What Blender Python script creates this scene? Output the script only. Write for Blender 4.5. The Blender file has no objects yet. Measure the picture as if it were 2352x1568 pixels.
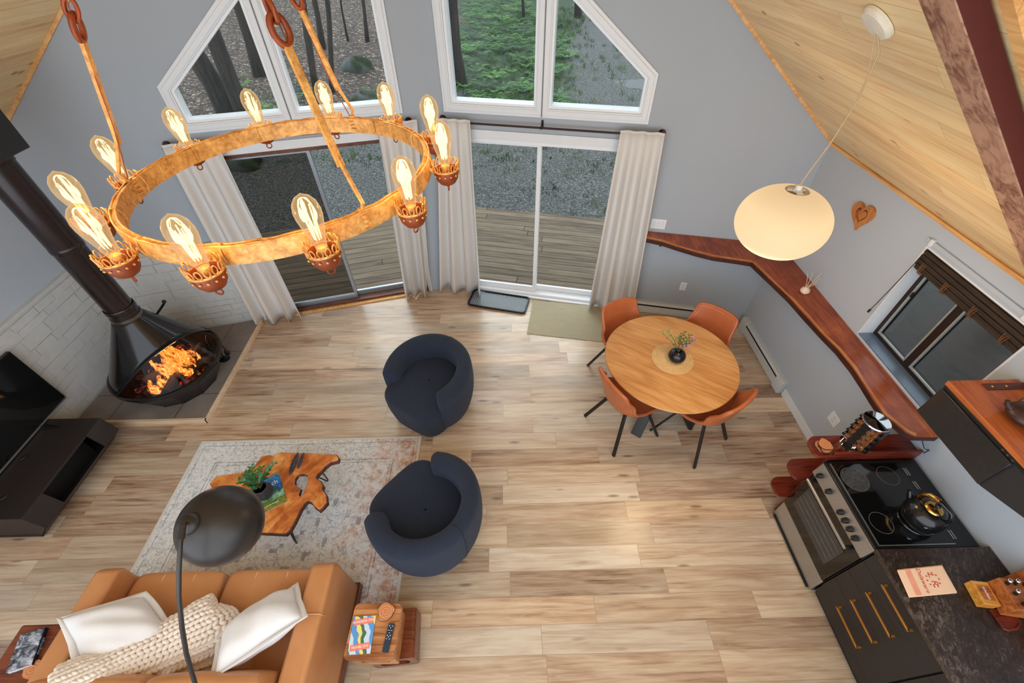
import bpy, bmesh, math, random
from mathutils import Vector, Matrix, Euler
from mathutils.geometry import tessellate_polygon
PI = math.pi
C = bpy.context.scene.collection
scn = bpy.context.scene
V = Vector
# ------------------------------------------------------------------ camera, world, exposure
CH = 3.7
FPX = 981.77
cam_d = bpy.data.cameras.new('camera'); cam = bpy.data.objects.new('camera', cam_d); C.objects.link(cam)
YAW, PIT, ROL = 0.01642, 0.79479, -0.00924
fw = V((math.sin(YAW)*math.cos(PIT), math.cos(YAW)*math.cos(PIT), -math.sin(PIT)))
r0 = V((math.cos(YAW), -math.sin(YAW), 0)); u0 = r0.cross(fw)
rt = math.cos(ROL)*r0 + math.sin(ROL)*u0; up = -math.sin(ROL)*r0 + math.cos(ROL)*u0
cm = Matrix((rt, up, -fw)).transposed().to_4x4(); cm.translation = V((0, 0, CH))
cam.matrix_world = cm
cam_d.sensor_width = 36; cam_d.lens = FPX*36/2352; cam_d.clip_start = .02; cam_d.clip_end = 300
scn.camera = cam
scn.view_settings.view_transform = 'Standard'; scn.view_settings.look = 'None'
scn.view_settings.gamma = 1; scn.view_settings.use_curve_mapping = False
scn.view_settings.exposure = 1.64
w = bpy.data.worlds.new('world'); scn.world = w; w.use_nodes = True
wn_ = w.node_tree.nodes; wb = wn_['Background']
wb.inputs[0].default_value = (0.80, 0.90, 1.0, 1); wb.inputs[1].default_value = 1.0
# daylight through the sky side: soft overcast sun from the front left
sd = bpy.data.lights.new('daylight', 'SUN'); sd.energy = 0.35; sd.angle = math.radians(40); sd.color = (1, .97, .92)
so = bpy.data.objects.new('daylight', sd); C.objects.link(so); so.rotation_euler = (math.radians(-38), 0, math.radians(12))
# ------------------------------------------------------------------ measuring: photo direction -> place
def ray(x, y): return rt*((x-1176)/FPX) + up*(-(y-784)/FPX) + fw
def P(x, y, z=0.0):
    d = ray(x, y); return V((0, 0, CH)) + d*((z-CH)/d.z)
def PX(x, y, X):
    d = ray(x, y); return V((0, 0, CH)) + d*(X/d.x)
def PY(x, y, Y):
    d = ray(x, y); return V((0, 0, CH)) + d*(Y/d.y)
def PN(x, y, p0, n):
    d = ray(x, y); o = V((0, 0, CH)); return o + d*((V(p0)-o).dot(n)/d.dot(n))
XR, XL = 2.945, -4.435
PR = V((-.745, 4.728, 0)); CR = V((2.945, 3.885, 0)); CL = V((-4.435, 3.80, 0))
uR = (CR-PR).normalized(); uL = (PR-CL).normalized()
nR = V((uR.y, -uR.x, 0)); nL = V((uL.y, -uL.x, 0))     # both point into the room (towards -Y)
def WR(x, y, off=0): return PN(x, y, PR+nR*off, nR)
def WL(x, y, off=0): return PN(x, y, PR+nL*off, nL)
SL = .85; ZE = 2.2
def zroof(x): return ZE + SL*((XR-x) if x > -.745 else (x-XL))
# ------------------------------------------------------------------ shader helpers
class N:
    def __init__(s, name):
        s.m = bpy.data.materials.new(name); s.m.use_nodes = True; s.t = s.m.node_tree
        s.b = s.t.nodes['Principled BSDF']; s.out = s.t.nodes['Material Output']
    def n(s, typ, **kw):
        x = s.t.nodes.new(typ)
        for k, v in kw.items():
            if k.startswith('i_'):
                x.inputs[k[2:].replace('_', ' ')].default_value = v
            else: setattr(x, k, v)
        return x
    def l(s, a, b): s.t.links.new(a, b)
    def math(s, op, a, b=None, c=None):
        x = s.n('ShaderNodeMath', operation=op)
        for i, v in enumerate((a, b, c)):
            if v is None: continue
            if isinstance(v, (int, float)): x.inputs[i].default_value = v
            else: s.l(v, x.inputs[i])
        return x.outputs[0]
    def coord(s, kind='Object'): return s.n('ShaderNodeTexCoord').outputs[kind]
    def xyz(s, v):
        x = s.n('ShaderNodeSeparateXYZ'); s.l(v, x.inputs[0]); return x.outputs
    def comb(s, *a):
        x = s.n('ShaderNodeCombineXYZ')
        for i, v in enumerate(a):
            if isinstance(v, (int, float)): x.inputs[i].default_value = v
            else: s.l(v, x.inputs[i])
        return x.outputs[0]
    def mapping(s, v, scale=(1, 1, 1), rot=(0, 0, 0), loc=(0, 0, 0)):
        if any(rot) and any(abs(a-scale[0]) > 1e-6 for a in scale): v = s.mapping(v, (1, 1, 1), rot); rot = (0, 0, 0)
        x = s.n('ShaderNodeMapping'); s.l(v, x.inputs[0])
        x.inputs['Scale'].default_value = scale; x.inputs['Rotation'].default_value = rot; x.inputs['Location'].default_value = loc
        return x.outputs[0]
    def noise(s, v, scale=5, detail=4, rough=.55, dist=0):
        x = s.n('ShaderNodeTexNoise'); s.l(v, x.inputs['Vector'])
        x.inputs['Scale'].default_value = scale; x.inputs['Detail'].default_value = detail
        x.inputs['Roughness'].default_value = rough; x.inputs['Distortion'].default_value = dist
        return x.outputs['Fac']
    def ramp(s, f, stops, interp='LINEAR'):
        x = s.n('ShaderNodeValToRGB'); s.l(f, x.inputs[0]); e = x.color_ramp.elements; x.color_ramp.interpolation = interp
        while len(e) < len(stops): e.new(.5)
        for i, (p, c) in enumerate(stops):
            e[i].position = p; e[i].color = (*c, 1) if len(c) == 3 else c
        return x.outputs[0]
    def mix(s, f, a, b, mode='MIX'):
        x = s.n('ShaderNodeMix', data_type='RGBA', blend_type=mode)
        for i, v in ((0, f), (6, a), (7, b)):
            if isinstance(v, (int, float)): x.inputs[i].default_value = v
            elif isinstance(v, tuple): x.inputs[i].default_value = (*v, 1)
            else: s.l(v, x.inputs[i])
        return x.outputs[2]
    def white(s, v, dim='3D'):
        x = s.n('ShaderNodeTexWhiteNoise', noise_dimensions=dim)
        s.l(v, x.inputs['W' if dim == '1D' else 'Vector']); return x.outputs['Value']
    def base(s, c, rough=.5, metal=0, spec=.5):
        i = s.b.inputs['Base Color']
        if isinstance(c, tuple): i.default_value = (*c, 1)
        else: s.l(c, i)
        if isinstance(rough, (int, float)): s.b.inputs['Roughness'].default_value = rough
        else: s.l(rough, s.b.inputs['Roughness'])
        s.b.inputs['Metallic'].default_value = metal; s.b.inputs['Specular IOR Level'].default_value = spec
        return s.m
    def bump(s, h, strength=.3, dist=.01):
        x = s.n('ShaderNodeBump'); s.l(h, x.inputs['Height']); x.inputs['Strength'].default_value = strength
        x.inputs['Distance'].default_value = dist; s.l(x.outputs[0], s.b.inputs['Normal'])
def srgb(r, g, b):
    f = lambda c: ((c/255+.055)/1.055)**2.4 if c > 10 else c/255/12.92
    return (f(r), f(g), f(b))
def plain(name, c, rough=.5, metal=0, spec=.5, var=.06, scale=30, bump=0):
    s = N(name); v = s.noise(s.coord(), scale, 3)
    lo = tuple(max(0, x*(1-var)) for x in c); hi = tuple(min(1, x*(1+var)) for x in c)
    if bump: s.bump(v, bump, .002)
    return s.base(s.ramp(v, [(.3, lo), (.7, hi)]), rough, metal, spec)
def wood(name, c1, c2, c3=None, axis=0, scale=1.0, rough=.4, spec=.5, knots=False):
    s = N(name); sc = [22, 22, 22]; sc[axis] = 1.6
    v = s.mapping(s.coord(), tuple(x*scale for x in sc))
    warp = s.noise(s.mapping(s.coord(), (3*scale,)*3), 1.3, 3)
    g = s.noise(v, 1.0, 6, .62, 1.6)
    g2 = s.noise(v, .22, 3, .5, 2.5)
    f = s.math('ADD', s.math('MULTIPLY', g, .55), s.math('MULTIPLY', s.math('ADD', g2, warp), .25))
    c3 = c3 or tuple(x*.45 for x in c2)
    col = s.ramp(f, [(.33, c3), (.45, c2), (.56, c1), (.7, tuple(min(1, x*1.15) for x in c1))])
    s.bump(g, .12, .002)
    return s.base(col, rough, 0, spec)
def planks(name, w_, L, cols, axis='x', rough=.4, groove=.012, y0=0, knot=None, groove_col=(.2, .15, .1), gsc=1.0, spec=.5, vary=.5, grey=0):
    """boards running along local x (or y); each board gets its own tone, grain offset and joint position"""
    s = N(name); c = s.xyz(s.coord()); X, Y = (c[0], c[1]) if axis == 'x' else (c[1], c[0])
    yr = s.math('DIVIDE', s.math('SUBTRACT', Y, y0), w_); row = s.math('FLOOR', yr); fy = s.math('FRACT', yr)
    off = s.math('MULTIPLY', s.white(row, '1D'), 7.3)
    xr = s.math('ADD', s.math('DIVIDE', X, L), off); col = s.math('FLOOR', xr); fx = s.math('FRACT', xr)
    idv = s.comb(col, row, 3.1); rnd = s.white(idv)
    rnd2 = s.white(s.comb(row, col, 9.7))
    gx = s.comb(s.math('ADD', s.math('MULTIPLY', X, 2.0*gsc), s.math('MULTIPLY', rnd, 37)), s.math('ADD', s.math('MULTIPLY', Y, 34*gsc), s.math('MULTIPLY', rnd2, 19)), rnd)
    g = s.noise(gx, 1.0, 6, .6, .9)
    gb = s.noise(s.comb(s.math('ADD', s.math('MULTIPLY', X, 1.1*gsc), s.math('MULTIPLY', rnd2, 50)), s.math('MULTIPLY', Y, 7*gsc), rnd), 1.0, 3, .55, 1.2)
    f = s.math('ADD', s.math('MULTIPLY', g, .6), s.math('MULTIPLY', gb, .4))
    f = s.math('ADD', f, s.math('MULTIPLY', s.math('SUBTRACT', rnd, .5), .22*vary))
    colr = s.ramp(f, cols)
    tone = s.ramp(rnd2, [(0, (1-.3*vary,)*3), (1, (1+.16*vary,)*3)])
    colr = s.mix(1.0, colr, tone, 'MULTIPLY')
    if grey:
        colr = s.mix(s.math('MULTIPLY', s.white(s.comb(col, row, 5.5)), grey), colr, s.mix(1.0, colr, (.92, 1.0, 1.12), 'MULTIPLY'))
    if knot:
        kn = s.n('ShaderNodeTexVoronoi'); s.l(s.comb(s.math('ADD', s.math('MULTIPLY', X, knot[0]), s.math('MULTIPLY', rnd, 11)), s.math('MULTIPLY', Y, knot[1]), s.math('MULTIPLY', g, .12)), kn.inputs['Vector']); kn.inputs['Scale'].default_value = 1
        k = s.ramp(kn.outputs['Distance'], [(0, (1, 1, 1)), (knot[2]*.5, (.85, .85, .85)), (knot[2], (0, 0, 0))])
        k2 = s.math('MULTIPLY', k, s.ramp(s.white(s.comb(row, col, 1.3)), [(.35, (0, 0, 0)), (.4, (1, 1, 1))]))
        colr = s.mix(s.math('MULTIPLY', k2, .8), colr, knot[3])
    e1 = s.math('MINIMUM', fy, s.math('SUBTRACT', 1.0, fy)); e1 = s.math('MULTIPLY', e1, w_)
    e2 = s.math('MINIMUM', fx, s.math('SUBTRACT', 1.0, fx)); e2 = s.math('MULTIPLY', e2, L)
    e = s.math('MINIMUM', e1, e2)
    gm = s.math('LESS_THAN', e, groove/2)
    colr = s.mix(gm, colr, groove_col)
    s.bump(s.math('SUBTRACT', s.math('MULTIPLY', g, .25), gm), .25, .003)
    return s.base(colr, rough, 0, spec)
def emis(name, c, k):
    s = N(name); e = s.n('ShaderNodeEmission'); e.inputs[0].default_value = (*c, 1); e.inputs[1].default_value = k
    s.l(e.outputs[0], s.out.inputs[0]); return s.m
def thin_glass(name, tint=(1, 1, 1), refl=.06, rough=.0, edge=.6):
    s = N(name); t = s.n('ShaderNodeBsdfTransparent'); t.inputs[0].default_value = (*tint, 1)
    g = s.n('ShaderNodeBsdfGlossy'); g.inputs['Roughness'].default_value = rough
    lw = s.n('ShaderNodeLayerWeight'); lw.inputs[0].default_value = .25
    f = s.math('ADD', s.math('MULTIPLY', s.math('POWER', lw.outputs['Facing'], 4.0), edge), refl)
    m = s.n('ShaderNodeMixShader'); s.l(f, m.inputs[0]); s.l(t.outputs[0], m.inputs[1]); s.l(g.outputs[0], m.inputs[2])
    s.l(m.outputs[0], s.out.inputs[0]); return s.m
# ------------------------------------------------------------------ mesh helpers
FR = {}     # frame of each thing: world matrix of its empty
class MB:
    def __init__(s): s.v = []; s.f = []
    def add(s, vs, fs):
        o = len(s.v); s.v += [V(a) for a in vs]; s.f += [[i+o for i in f] for f in fs]; return s
    def box(s, c, d, rz=0, m=None):
        M = m or (Matrix.Translation(V(c)) @ Matrix.Rotation(rz, 4, 'Z'))
        x, y, z = d[0]/2, d[1]/2, d[2]/2
        vs = [M @ V(p) for p in ((-x,-y,-z),(x,-y,-z),(x,y,-z),(-x,y,-z),(-x,-y,z),(x,-y,z),(x,y,z),(-x,y,z))]
        return s.add(vs, [(0,3,2,1),(4,5,6,7),(0,1,5,4),(1,2,6,5),(2,3,7,6),(3,0,4,7)])
    def bb(s, a, b):
        return s.box([(a[i]+b[i])/2 for i in range(3)], [abs(b[i]-a[i]) for i in range(3)])
    def bar(s, a, b, w, h=None, upv=(0, 0, 1)):
        a, b = V(a), V(b); h = h or w; d = b-a; L = d.length; z = d/L; u_ = V(upv)
        x = u_.cross(z)
        if x.length < 1e-4: x = V((1, 0, 0)).cross(z)
        x.normalize(); y = z.cross(x)
        M = Matrix((x, y, z)).transposed().to_4x4(); M.translation = (a+b)/2
        return s.box(None, (w, h, L), m=M)
    def tube(s, pts, r, n=10, cap=True, closed=False):
        pts = [V(p) for p in pts]; k = len(pts); rs = r if isinstance(r, (list, tuple)) else [r]*k
        rings = []; prev = None
        for i in range(k):
            if closed: t = (pts[(i+1) % k]-pts[i-1]).normalized()
            else: t = (pts[min(i+1, k-1)]-pts[max(i-1, 0)]).normalized()
            if prev is None:
                a = V((0, 0, 1)) if abs(t.z) < .9 else V((1, 0, 0)); x = a.cross(t).normalized()
            else:
                x = (prev - t*prev.dot(t))
                x = x.normalized() if x.length > 1e-6 else V((1, 0, 0)).cross(t).normalized()
            prev = x; y = t.cross(x)
            rings.append([pts[i] + (x*math.cos(2*PI*j/n) + y*math.sin(2*PI*j/n))*rs[i] for j in range(n)])
        vs = [p for q in rings for p in q]; fs = []
        for i in range(k if closed else k-1):
            for j in range(n):
                a = i*n+j; b = i*n+(j+1) % n; i2 = (i+1) % k
                fs.append((a, b, i2*n+(j+1) % n, i2*n+j))
        if cap and not closed: fs += [tuple(reversed(range(n))), tuple(range((k-1)*n, k*n))]
        return s.add(vs, fs)
    def lathe(s, prof, n=32, c=(0, 0, 0), m=None, capb=True, capt=True, a0=0, a1=2*PI):
        M = m or Matrix.Translation(V(c)); full = abs(a1-a0-2*PI) < 1e-6; nn = n if full else n+1
        vs = [M @ V((r*math.cos(a0+(a1-a0)*j/n), r*math.sin(a0+(a1-a0)*j/n), z)) for r, z in prof for j in range(nn)]
        fs = []
        for i in range(len(prof)-1):
            for j in range(n):
                a = i*nn+j; b = i*nn+(j+1) % nn
                fs.append((a, b, b+nn, a+nn))
        if capb and full: fs.append(tuple(reversed(range(nn))))
        if capt and full: fs.append(tuple(range((len(prof)-1)*nn, len(prof)*nn)))
        return s.add(vs, fs)
    def ball(s, c, r, n=12, m=8, M=None):
        rr = r if isinstance(r, (tuple, list)) else (r, r, r); T = M or Matrix.Translation(V(c))
        vs = [T @ V((0, 0, -rr[2]))]
        for i in range(1, m):
            a = -PI/2 + PI*i/m
            for j in range(n): vs.append(T @ V((rr[0]*math.cos(a)*math.cos(2*PI*j/n), rr[1]*math.cos(a)*math.sin(2*PI*j/n), rr[2]*math.sin(a))))
        vs.append(T @ V((0, 0, rr[2]))); fs = []
        for j in range(n):
            fs.append((0, 1+(j+1) % n, 1+j)); e = len(vs)-1; fs.append((e, e-n+j, e-n+(j+1) % n))
        for i in range(m-2):
            for j in range(n):
                a = 1+i*n+j; b = 1+i*n+(j+1) % n; fs.append((a, b, b+n, a+n))
        return s.add(vs, fs)
    def slab(s, o, u_, v_, outer, holes=(), t0=0., t1=.05, nrm=None):
        """prism with holes: loops in (u,v), thickness along the normal"""
        o = V(o); u_ = V(u_); v_ = V(v_); nn = V(nrm) if nrm else u_.cross(v_).normalized()
        loops = [list(outer)] + [list(h) for h in holes]
        flat = [p for lp in loops for p in lp]
        tris = tessellate_polygon([[V((a, b, 0)) for a, b in lp] for lp in loops])
        k = len(flat); P3 = lambda p, t: o + u_*p[0] + v_*p[1] + nn*t
        vs = [P3(p, t1) for p in flat] + [P3(p, t0) for p in flat]; fs = []
        for t in tris:
            a, b, c = t; ar = (V(flat[b]).to_3d()-V(flat[a]).to_3d()).cross(V(flat[c]).to_3d()-V(flat[a]).to_3d()).z
            if ar < 0: a, c = c, a
            fs.append((a, b, c)); fs.append((c+k, b+k, a+k))
        i0 = 0
        for lp in loops:
            n = len(lp)
            for i in range(n): a = i0+i; b = i0+(i+1) % n; fs.append((a, b, b+k, a+k))
            i0 += n
        return s.add(vs, fs)
    def prism(s, pts, z0, z1): return s.slab((0, 0, 0), (1, 0, 0), (0, 1, 0), [(p[0], p[1]) for p in pts], (), z0, z1)
    def grid(s, fn, nu, nv, closeu=False, closev=False):
        vs = [fn(i/(nu if closeu else nu-1), j/(nv if closev else nv-1)) for j in range(nv) for i in range(nu)]; fs = []
        for j in range(nv if closev else nv-1):
            for i in range(nu if closeu else nu-1):
                a = j*nu+i; b = j*nu+(i+1) % nu; j2 = (j+1) % nv
                fs.append((a, b, j2*nu+(i+1) % nu, j2*nu+i))
        return s.add(vs, fs)
    def build(s, name, m, parent=None, smooth=None, bevel=0, sub=0, solid=0, world=False, seg=2):
        me = bpy.data.meshes.new(name)
        vs = s.v
        if world and parent is not None:
            Mi = FR[root_of(parent)].inverted(); vs = [Mi @ v for v in vs]
        me.from_pydata([tuple(v) for v in vs], [], s.f); me.validate()
        bm = bmesh.new(); bm.from_mesh(me); bmesh.ops.recalc_face_normals(bm, faces=bm.faces); bm.to_mesh(me); bm.free()
        me.materials.append(m); o = bpy.data.objects.new(name, me); C.objects.link(o)
        if parent is not None: o.parent = parent
        if smooth is not None:
            me.polygons.foreach_set('use_smooth', [True]*len(me.polygons))
            if smooth < 180: me.set_sharp_from_angle(angle=math.radians(smooth))
        if solid: q = o.modifiers.new('s', 'SOLIDIFY'); q.thickness = solid; q.offset = 0
        if bevel: q = o.modifiers.new('b', 'BEVEL'); q.width = bevel; q.segments = seg; q.limit_method = 'ANGLE'; q.angle_limit = math.radians(40)
        if sub: q = o.modifiers.new('u', 'SUBSURF'); q.levels = sub; q.render_levels = sub
        if bevel and smooth is None:
            me.polygons.foreach_set('use_smooth', [True]*len(me.polygons)); me.set_sharp_from_angle(angle=math.radians(30))
        return o
def root_of(o):
    while o.parent: o = o.parent
    return o.name
def thing(name, label, cat, loc=(0, 0, 0), rz=0, group=None):
    o = bpy.data.objects.new(name, None); C.objects.link(o); o.empty_display_size = .1
    o.location = loc; o.rotation_euler = (0, 0, rz); o['label'] = label; o['category'] = cat
    if group: o['group'] = group
    FR[o.name] = Matrix.Translation(V(loc)) @ Matrix.Rotation(rz, 4, 'Z'); return o
def tag(o, label, cat, group=None, kind=None):
    o['label'] = label; o['category'] = cat
    if group: o['group'] = group
    if kind: o['kind'] = kind
    FR[o.name] = Matrix.Identity(4)
    return o
def struct(o): o['kind'] = 'structure'; return o
def dup(root, loc, rz, label, group=None):
    r = root.copy(); C.objects.link(r); r.location = loc; r.rotation_euler = (0, 0, rz); r['label'] = label
    if group: r['group'] = group
    def rec(a, b):
        for ch in [c for c in bpy.data.objects if c.parent == a]:
            d = ch.copy(); C.objects.link(d); d.parent = b; rec(ch, d)
    rec(root, r); FR[r.name] = Matrix.Translation(V(loc)) @ Matrix.Rotation(rz, 4, 'Z'); return r
def text(body, size, m, parent, M, ext=.0006, world=True, name='lettering', align='CENTER', shear=0):
    cu = bpy.data.curves.new(name, 'FONT'); cu.body = body; cu.size = size; cu.extrude = ext; cu.align_x = align; cu.align_y = 'CENTER'; cu.shear = shear
    t = bpy.data.objects.new(name, cu); C.objects.link(t)
    dg = bpy.context.evaluated_depsgraph_get(); me = bpy.data.meshes.new_from_object(t.evaluated_get(dg))
    bpy.data.objects.remove(t); o = bpy.data.objects.new(name, me); C.objects.link(o); me.materials.clear(); me.materials.append(m)
    if world and parent is not None: M = FR[root_of(parent)].inverted() @ M
    me.transform(M)
    if parent is not None: o.parent = parent
    return o
def frame(o, x, y):
    """matrix with origin o, local x along x, local y roughly along y"""
    x = V(x).normalized(); z = x.cross(V(y)).normalized(); y = z.cross(x)
    M = Matrix((x, y, z)).transposed().to_4x4(); M.translation = V(o); return M
# ------------------------------------------------------------------ materials
M_floor = planks('oak_floor', .1815, 1.22, [(.26, srgb(112,80,58)), (.36, srgb(164,128,100)), (.46, srgb(192,160,130)), (.56, srgb(206,178,148)), (.68, srgb(222,198,168))], 'x', .27, .003, y0=1.8-.1815*20, knot=(2.4, 10, .17, srgb(112,86,66)), groove_col=srgb(160,134,110), vary=.85, spec=.95, grey=.9)
M_pine = planks('pine_ceiling', .135, 9.0, [(.28, srgb(204,154,104)), (.42, srgb(230,192,138)), (.54, srgb(240,210,156)), (.7, srgb(247,224,174))], 'y', .5, .003, knot=(3.4, 7.5, .17, srgb(160,98,52)), groove_col=srgb(206,160,112), gsc=.7, vary=.32)
M_wall = plain('grey_wall_paint', srgb(167,174,182), .85, var=.015, scale=2)
M_wallw = plain('pale_wall_paint', srgb(182,189,198), .85, var=.015, scale=2)
M_white = plain('white_trim', srgb(222,224,227), .4, var=.01)
M_vinyl = plain('white_vinyl', srgb(232,234,238), .35, var=.01)
M_brick = plain('white_painted_brick', srgb(205,205,204), .75, var=.04, scale=14, bump=1.0)
M_mort = plain('painted_mortar', srgb(180,180,180), .85, var=.04)
M_bronze = plain('bronze_aluminium', srgb(70,52,42), .4, .6)
M_alu = plain('aluminium', srgb(165,175,185), .35, .8)
M_glass = thin_glass('window_glass', (.80, .83, .82), .006, 0, .08)
M_glassd = thin_glass('screened_glass', (.45, .45, .43), .008, 0, .1)
M_black = plain('black_metal', srgb(28,27,28), .35, .3)
M_blackm = plain('matt_black', srgb(26,25,26), .6)
M_mahog = wood('reddish_wood', srgb(128,52,28), srgb(92,32,18), axis=0, rough=.3)
# ------------------------------------------------------------------ floor, walls, roof
YB = -0.8
fl = MB().prism([(XL-.2, YB), (XR+.2, YB), (XR+.2, CR.y), (PR.x, PR.y+.1), (XL-.2, CL.y)], -.12, 0).build('floor', M_floor); struct(fl)
Zv = (0, 0, 1)
def sR(p): return ((p-PR).dot(uR), p.z)
def sLf(p): return ((p-CL).dot(uL), p.z)
def pR(x, y): return sR(WR(x, y))
def pL(x, y): return sLf(WL(x, y))
LR = (CR-PR).length; LL = (PR-CL).length
def xsR(x): return (x-PR.x)/uR.x
def xsL(x): return (x-CL.x)/uL.x
z5 = zroof(PR.x)
# upper window openings (two lights each)
zb = 2.335; RK = .80
ur = [(xsR(-.505), zb), (xsR(1.29), zb), (xsR(1.29), 2.63), (xsR(-.505), 2.63+RK*1.795)]
ul = [(xsL(-2.86), zb), (xsL(-1.075), zb), (xsL(-1.075), 2.60+RK*1.785), (xsL(-2.86), 2.60)]
dr = [(xsR(-.50), 0.02), (xsR(1.27), 0.02), (xsR(1.27), 2.02), (xsR(-.50), 2.02)]
dl = [(xsL(-2.86), 0.02), (xsL(-1.09), 0.02), (xsL(-1.09), 2.03), (xsL(-2.86), 2.03)]
wr = MB().slab(PR, uR, Zv, [(0, 0), (LR, 0), (LR, ZE+.3), (0, z5+.25)], [ur, dr], -.16, 0, nR).build('wall_right_front', M_wall); struct(wr)
wl = MB().slab(CL, uL, Zv, [(0, 0), (LL, 0), (LL, z5+.25), (0, ZE+.3)], [ul, dl], -.16, 0, nL).build('wall_left_front', M_wall); struct(wl)
wrr = MB().slab((XR, YB, 0), (0, 1, 0), Zv, [(0, 0), (CR.y-YB, 0), (CR.y-YB, ZE+.1), (0, ZE+.1)], [[(1.61-YB, 1.16), (2.50-YB, 1.16), (2.50-YB, 2.02), (1.61-YB, 2.02)]], -.18, 0, (-1, 0, 0)).build('wall_right', M_wallw); struct(wrr)
wll = MB().slab((XL, YB, 0), (0, 1, 0), Zv, [(0, 0), (CL.y-YB, 0), (CL.y-YB, ZE+.1), (0, ZE+.1)], [], -.16, 0, (1, 0, 0)).build('wall_left', M_wallw); struct(wll)
wb_ = MB().slab((XL, YB, 0), (1, 0, 0), Zv, [(0, 0), (XR-XL, 0), (XR-XL, .8), (0, .8)], [], -.12, 0, (0, 1, 0)).build('rear_light_block', M_wallw); struct(wb_)  # unseen low wall, added to cut light from the open rear
# ceiling planes: local y runs along the boards
for nm, x0, sg in (('ceiling_right', XR, -1), ('ceiling_left', XL, 1)):
    Ls = (abs(PR.x-x0)+.02)*math.sqrt(1+SL*SL)
    o = MB().bb((-.35, YB, 0), (Ls, 5.0, .12)).build(nm, M_pine); struct(o)
    ang = math.atan(SL)
    M = Matrix.Translation((x0, 0, ZE)) @ (Matrix.Rotation(PI, 4, 'Z') if sg < 0 else Matrix()) @ Matrix.Rotation(-ang, 4, 'Y')
    if sg < 0:
        # mirror y back so the boards still run front to back
        M = M @ Matrix.Translation((0, -(YB+5.0), 0)) @ Matrix.Translation((0, 0, 0))
        M = Matrix.Translation((x0, 0, ZE)) @ Matrix.Rotation(PI, 4, 'Z') @ Matrix.Rotation(-ang, 4, 'Y') @ Matrix.Translation((0, -(YB+5.0), 0))
    o.matrix_world = M
# narrow pine moulding where the boards meet the walls
M_pinet = wood('pine_trim', srgb(226,176,112), srgb(206,150,88), srgb(180,120,62), axis=1, rough=.5)
def trim(name, a, b, w=.03, m=None, h=None): o = MB().bar(a, b, w, h or w).build(name, m or M_pinet); return struct(o)
trim('trim_1', V((XR-.012, YB, ZE-.006)), V((XR-.012, CR.y, ZE-.006)), .024)
trim('trim_2', CR+nR*.012+V((0, 0, ZE-.008)), PR+nR*.012+V((0, 0, z5-.02)), .024)
trim('trim_3', CL+nL*.012+V((0, 0, ZE-.008)), PR+nL*.012+V((0, 0, z5-.02)), .024)
trim('trim_4', V((XL+.012, YB, ZE-.006)), V((XL+.012, CL.y, ZE-.006)), .024)
# white corner board in the prow and roof beam
M_beam = wood('dark_rough_beam', srgb(176,134,108), srgb(128,84,64), srgb(78,36,28), axis=0, rough=.85, scale=.8)
dz = .065; bm_ = MB()
n_ = V((-SL, 0, -1)).normalized()
A = V((XR-.01, 1.52, ZE)); Bq = V((-.60, 1.52, zroof(-.60)-.02))
dirb = (Bq-A).normalized()
bm_.slab(A, dirb, (0, 1, 0), [(0, 0), ((Bq-A).length, 0), ((Bq-A).length, .165), (0, .165)], (), 0, dz, n_)
o = thing('roof_beam', 'dark rough-sawn beam on the pine ceiling at the top right', 'beam', A)
bm_.build('timber', M_beam, o, world=True, bevel=.004)
MB().slab(A-V((0, .004, 0)), dirb, (0, 1, 0), [(0, 0), ((Bq-A).length, 0), ((Bq-A).length, .004), (0, .004)], (), 0, dz-.004, n_).build('shaded_side', plain('shaded_maroon', srgb(84,28,20), .5), o, world=True)  # maroon near face of the beam, its shade put into the colour
A = V((XR-.01, 1.40, ZE)); Bq = V((-.60, 1.40, zroof(-.60)-.02))
o = MB().slab(A, dirb, (0, 1, 0), [(0, 0), ((Bq-A).length, 0), ((Bq-A).length, .05), (0, .05)], (), 0, .018, n_).build('trim_5', M_pinet); struct(o)
# ------------------------------------------------------------------ casings, frames, panes
def ring(loop, d):
    """loop offset outwards by d (convex, counter-clockwise)"""
    n = len(loop); out = []
    ar = sum(loop[i][0]*loop[(i+1) % n][1]-loop[(i+1) % n][0]*loop[i][1] for i in range(n)); sg = 1 if ar > 0 else -1
    ln = []
    for i in range(n):
        a = V((*loop[i], 0)); b = V((*loop[(i+1) % n], 0)); t = (b-a).normalized(); nn = V((t.y, -t.x, 0))*sg
        ln.append((a+nn*d, t))
    for i in range(n):
        p, t = ln[i-1]; q, u_ = ln[i]; cr = t.x*u_.y-t.y*u_.x
        k = ((q.x-p.x)*u_.y-(q.y-p.y)*u_.x)/cr; r = p+t*k; out.append((r.x, r.y))
    return out
def clip(loop, a, b):
    """part of a convex loop between s=a and s=b"""
    def cut(lp, s0, keep):
        out = []
        for i in range(len(lp)):
            p, q = lp[i], lp[(i+1) % len(lp)]; ip, iq = keep(p[0]), keep(q[0])
            if ip: out.append(p)
            if ip != iq:
                t = (s0-p[0])/(q[0]-p[0]); out.append((s0, p[1]+t*(q[1]-p[1])))
        return out
    return cut(cut(loop, a, lambda s: s >= a), b, lambda s: s <= b)
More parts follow.
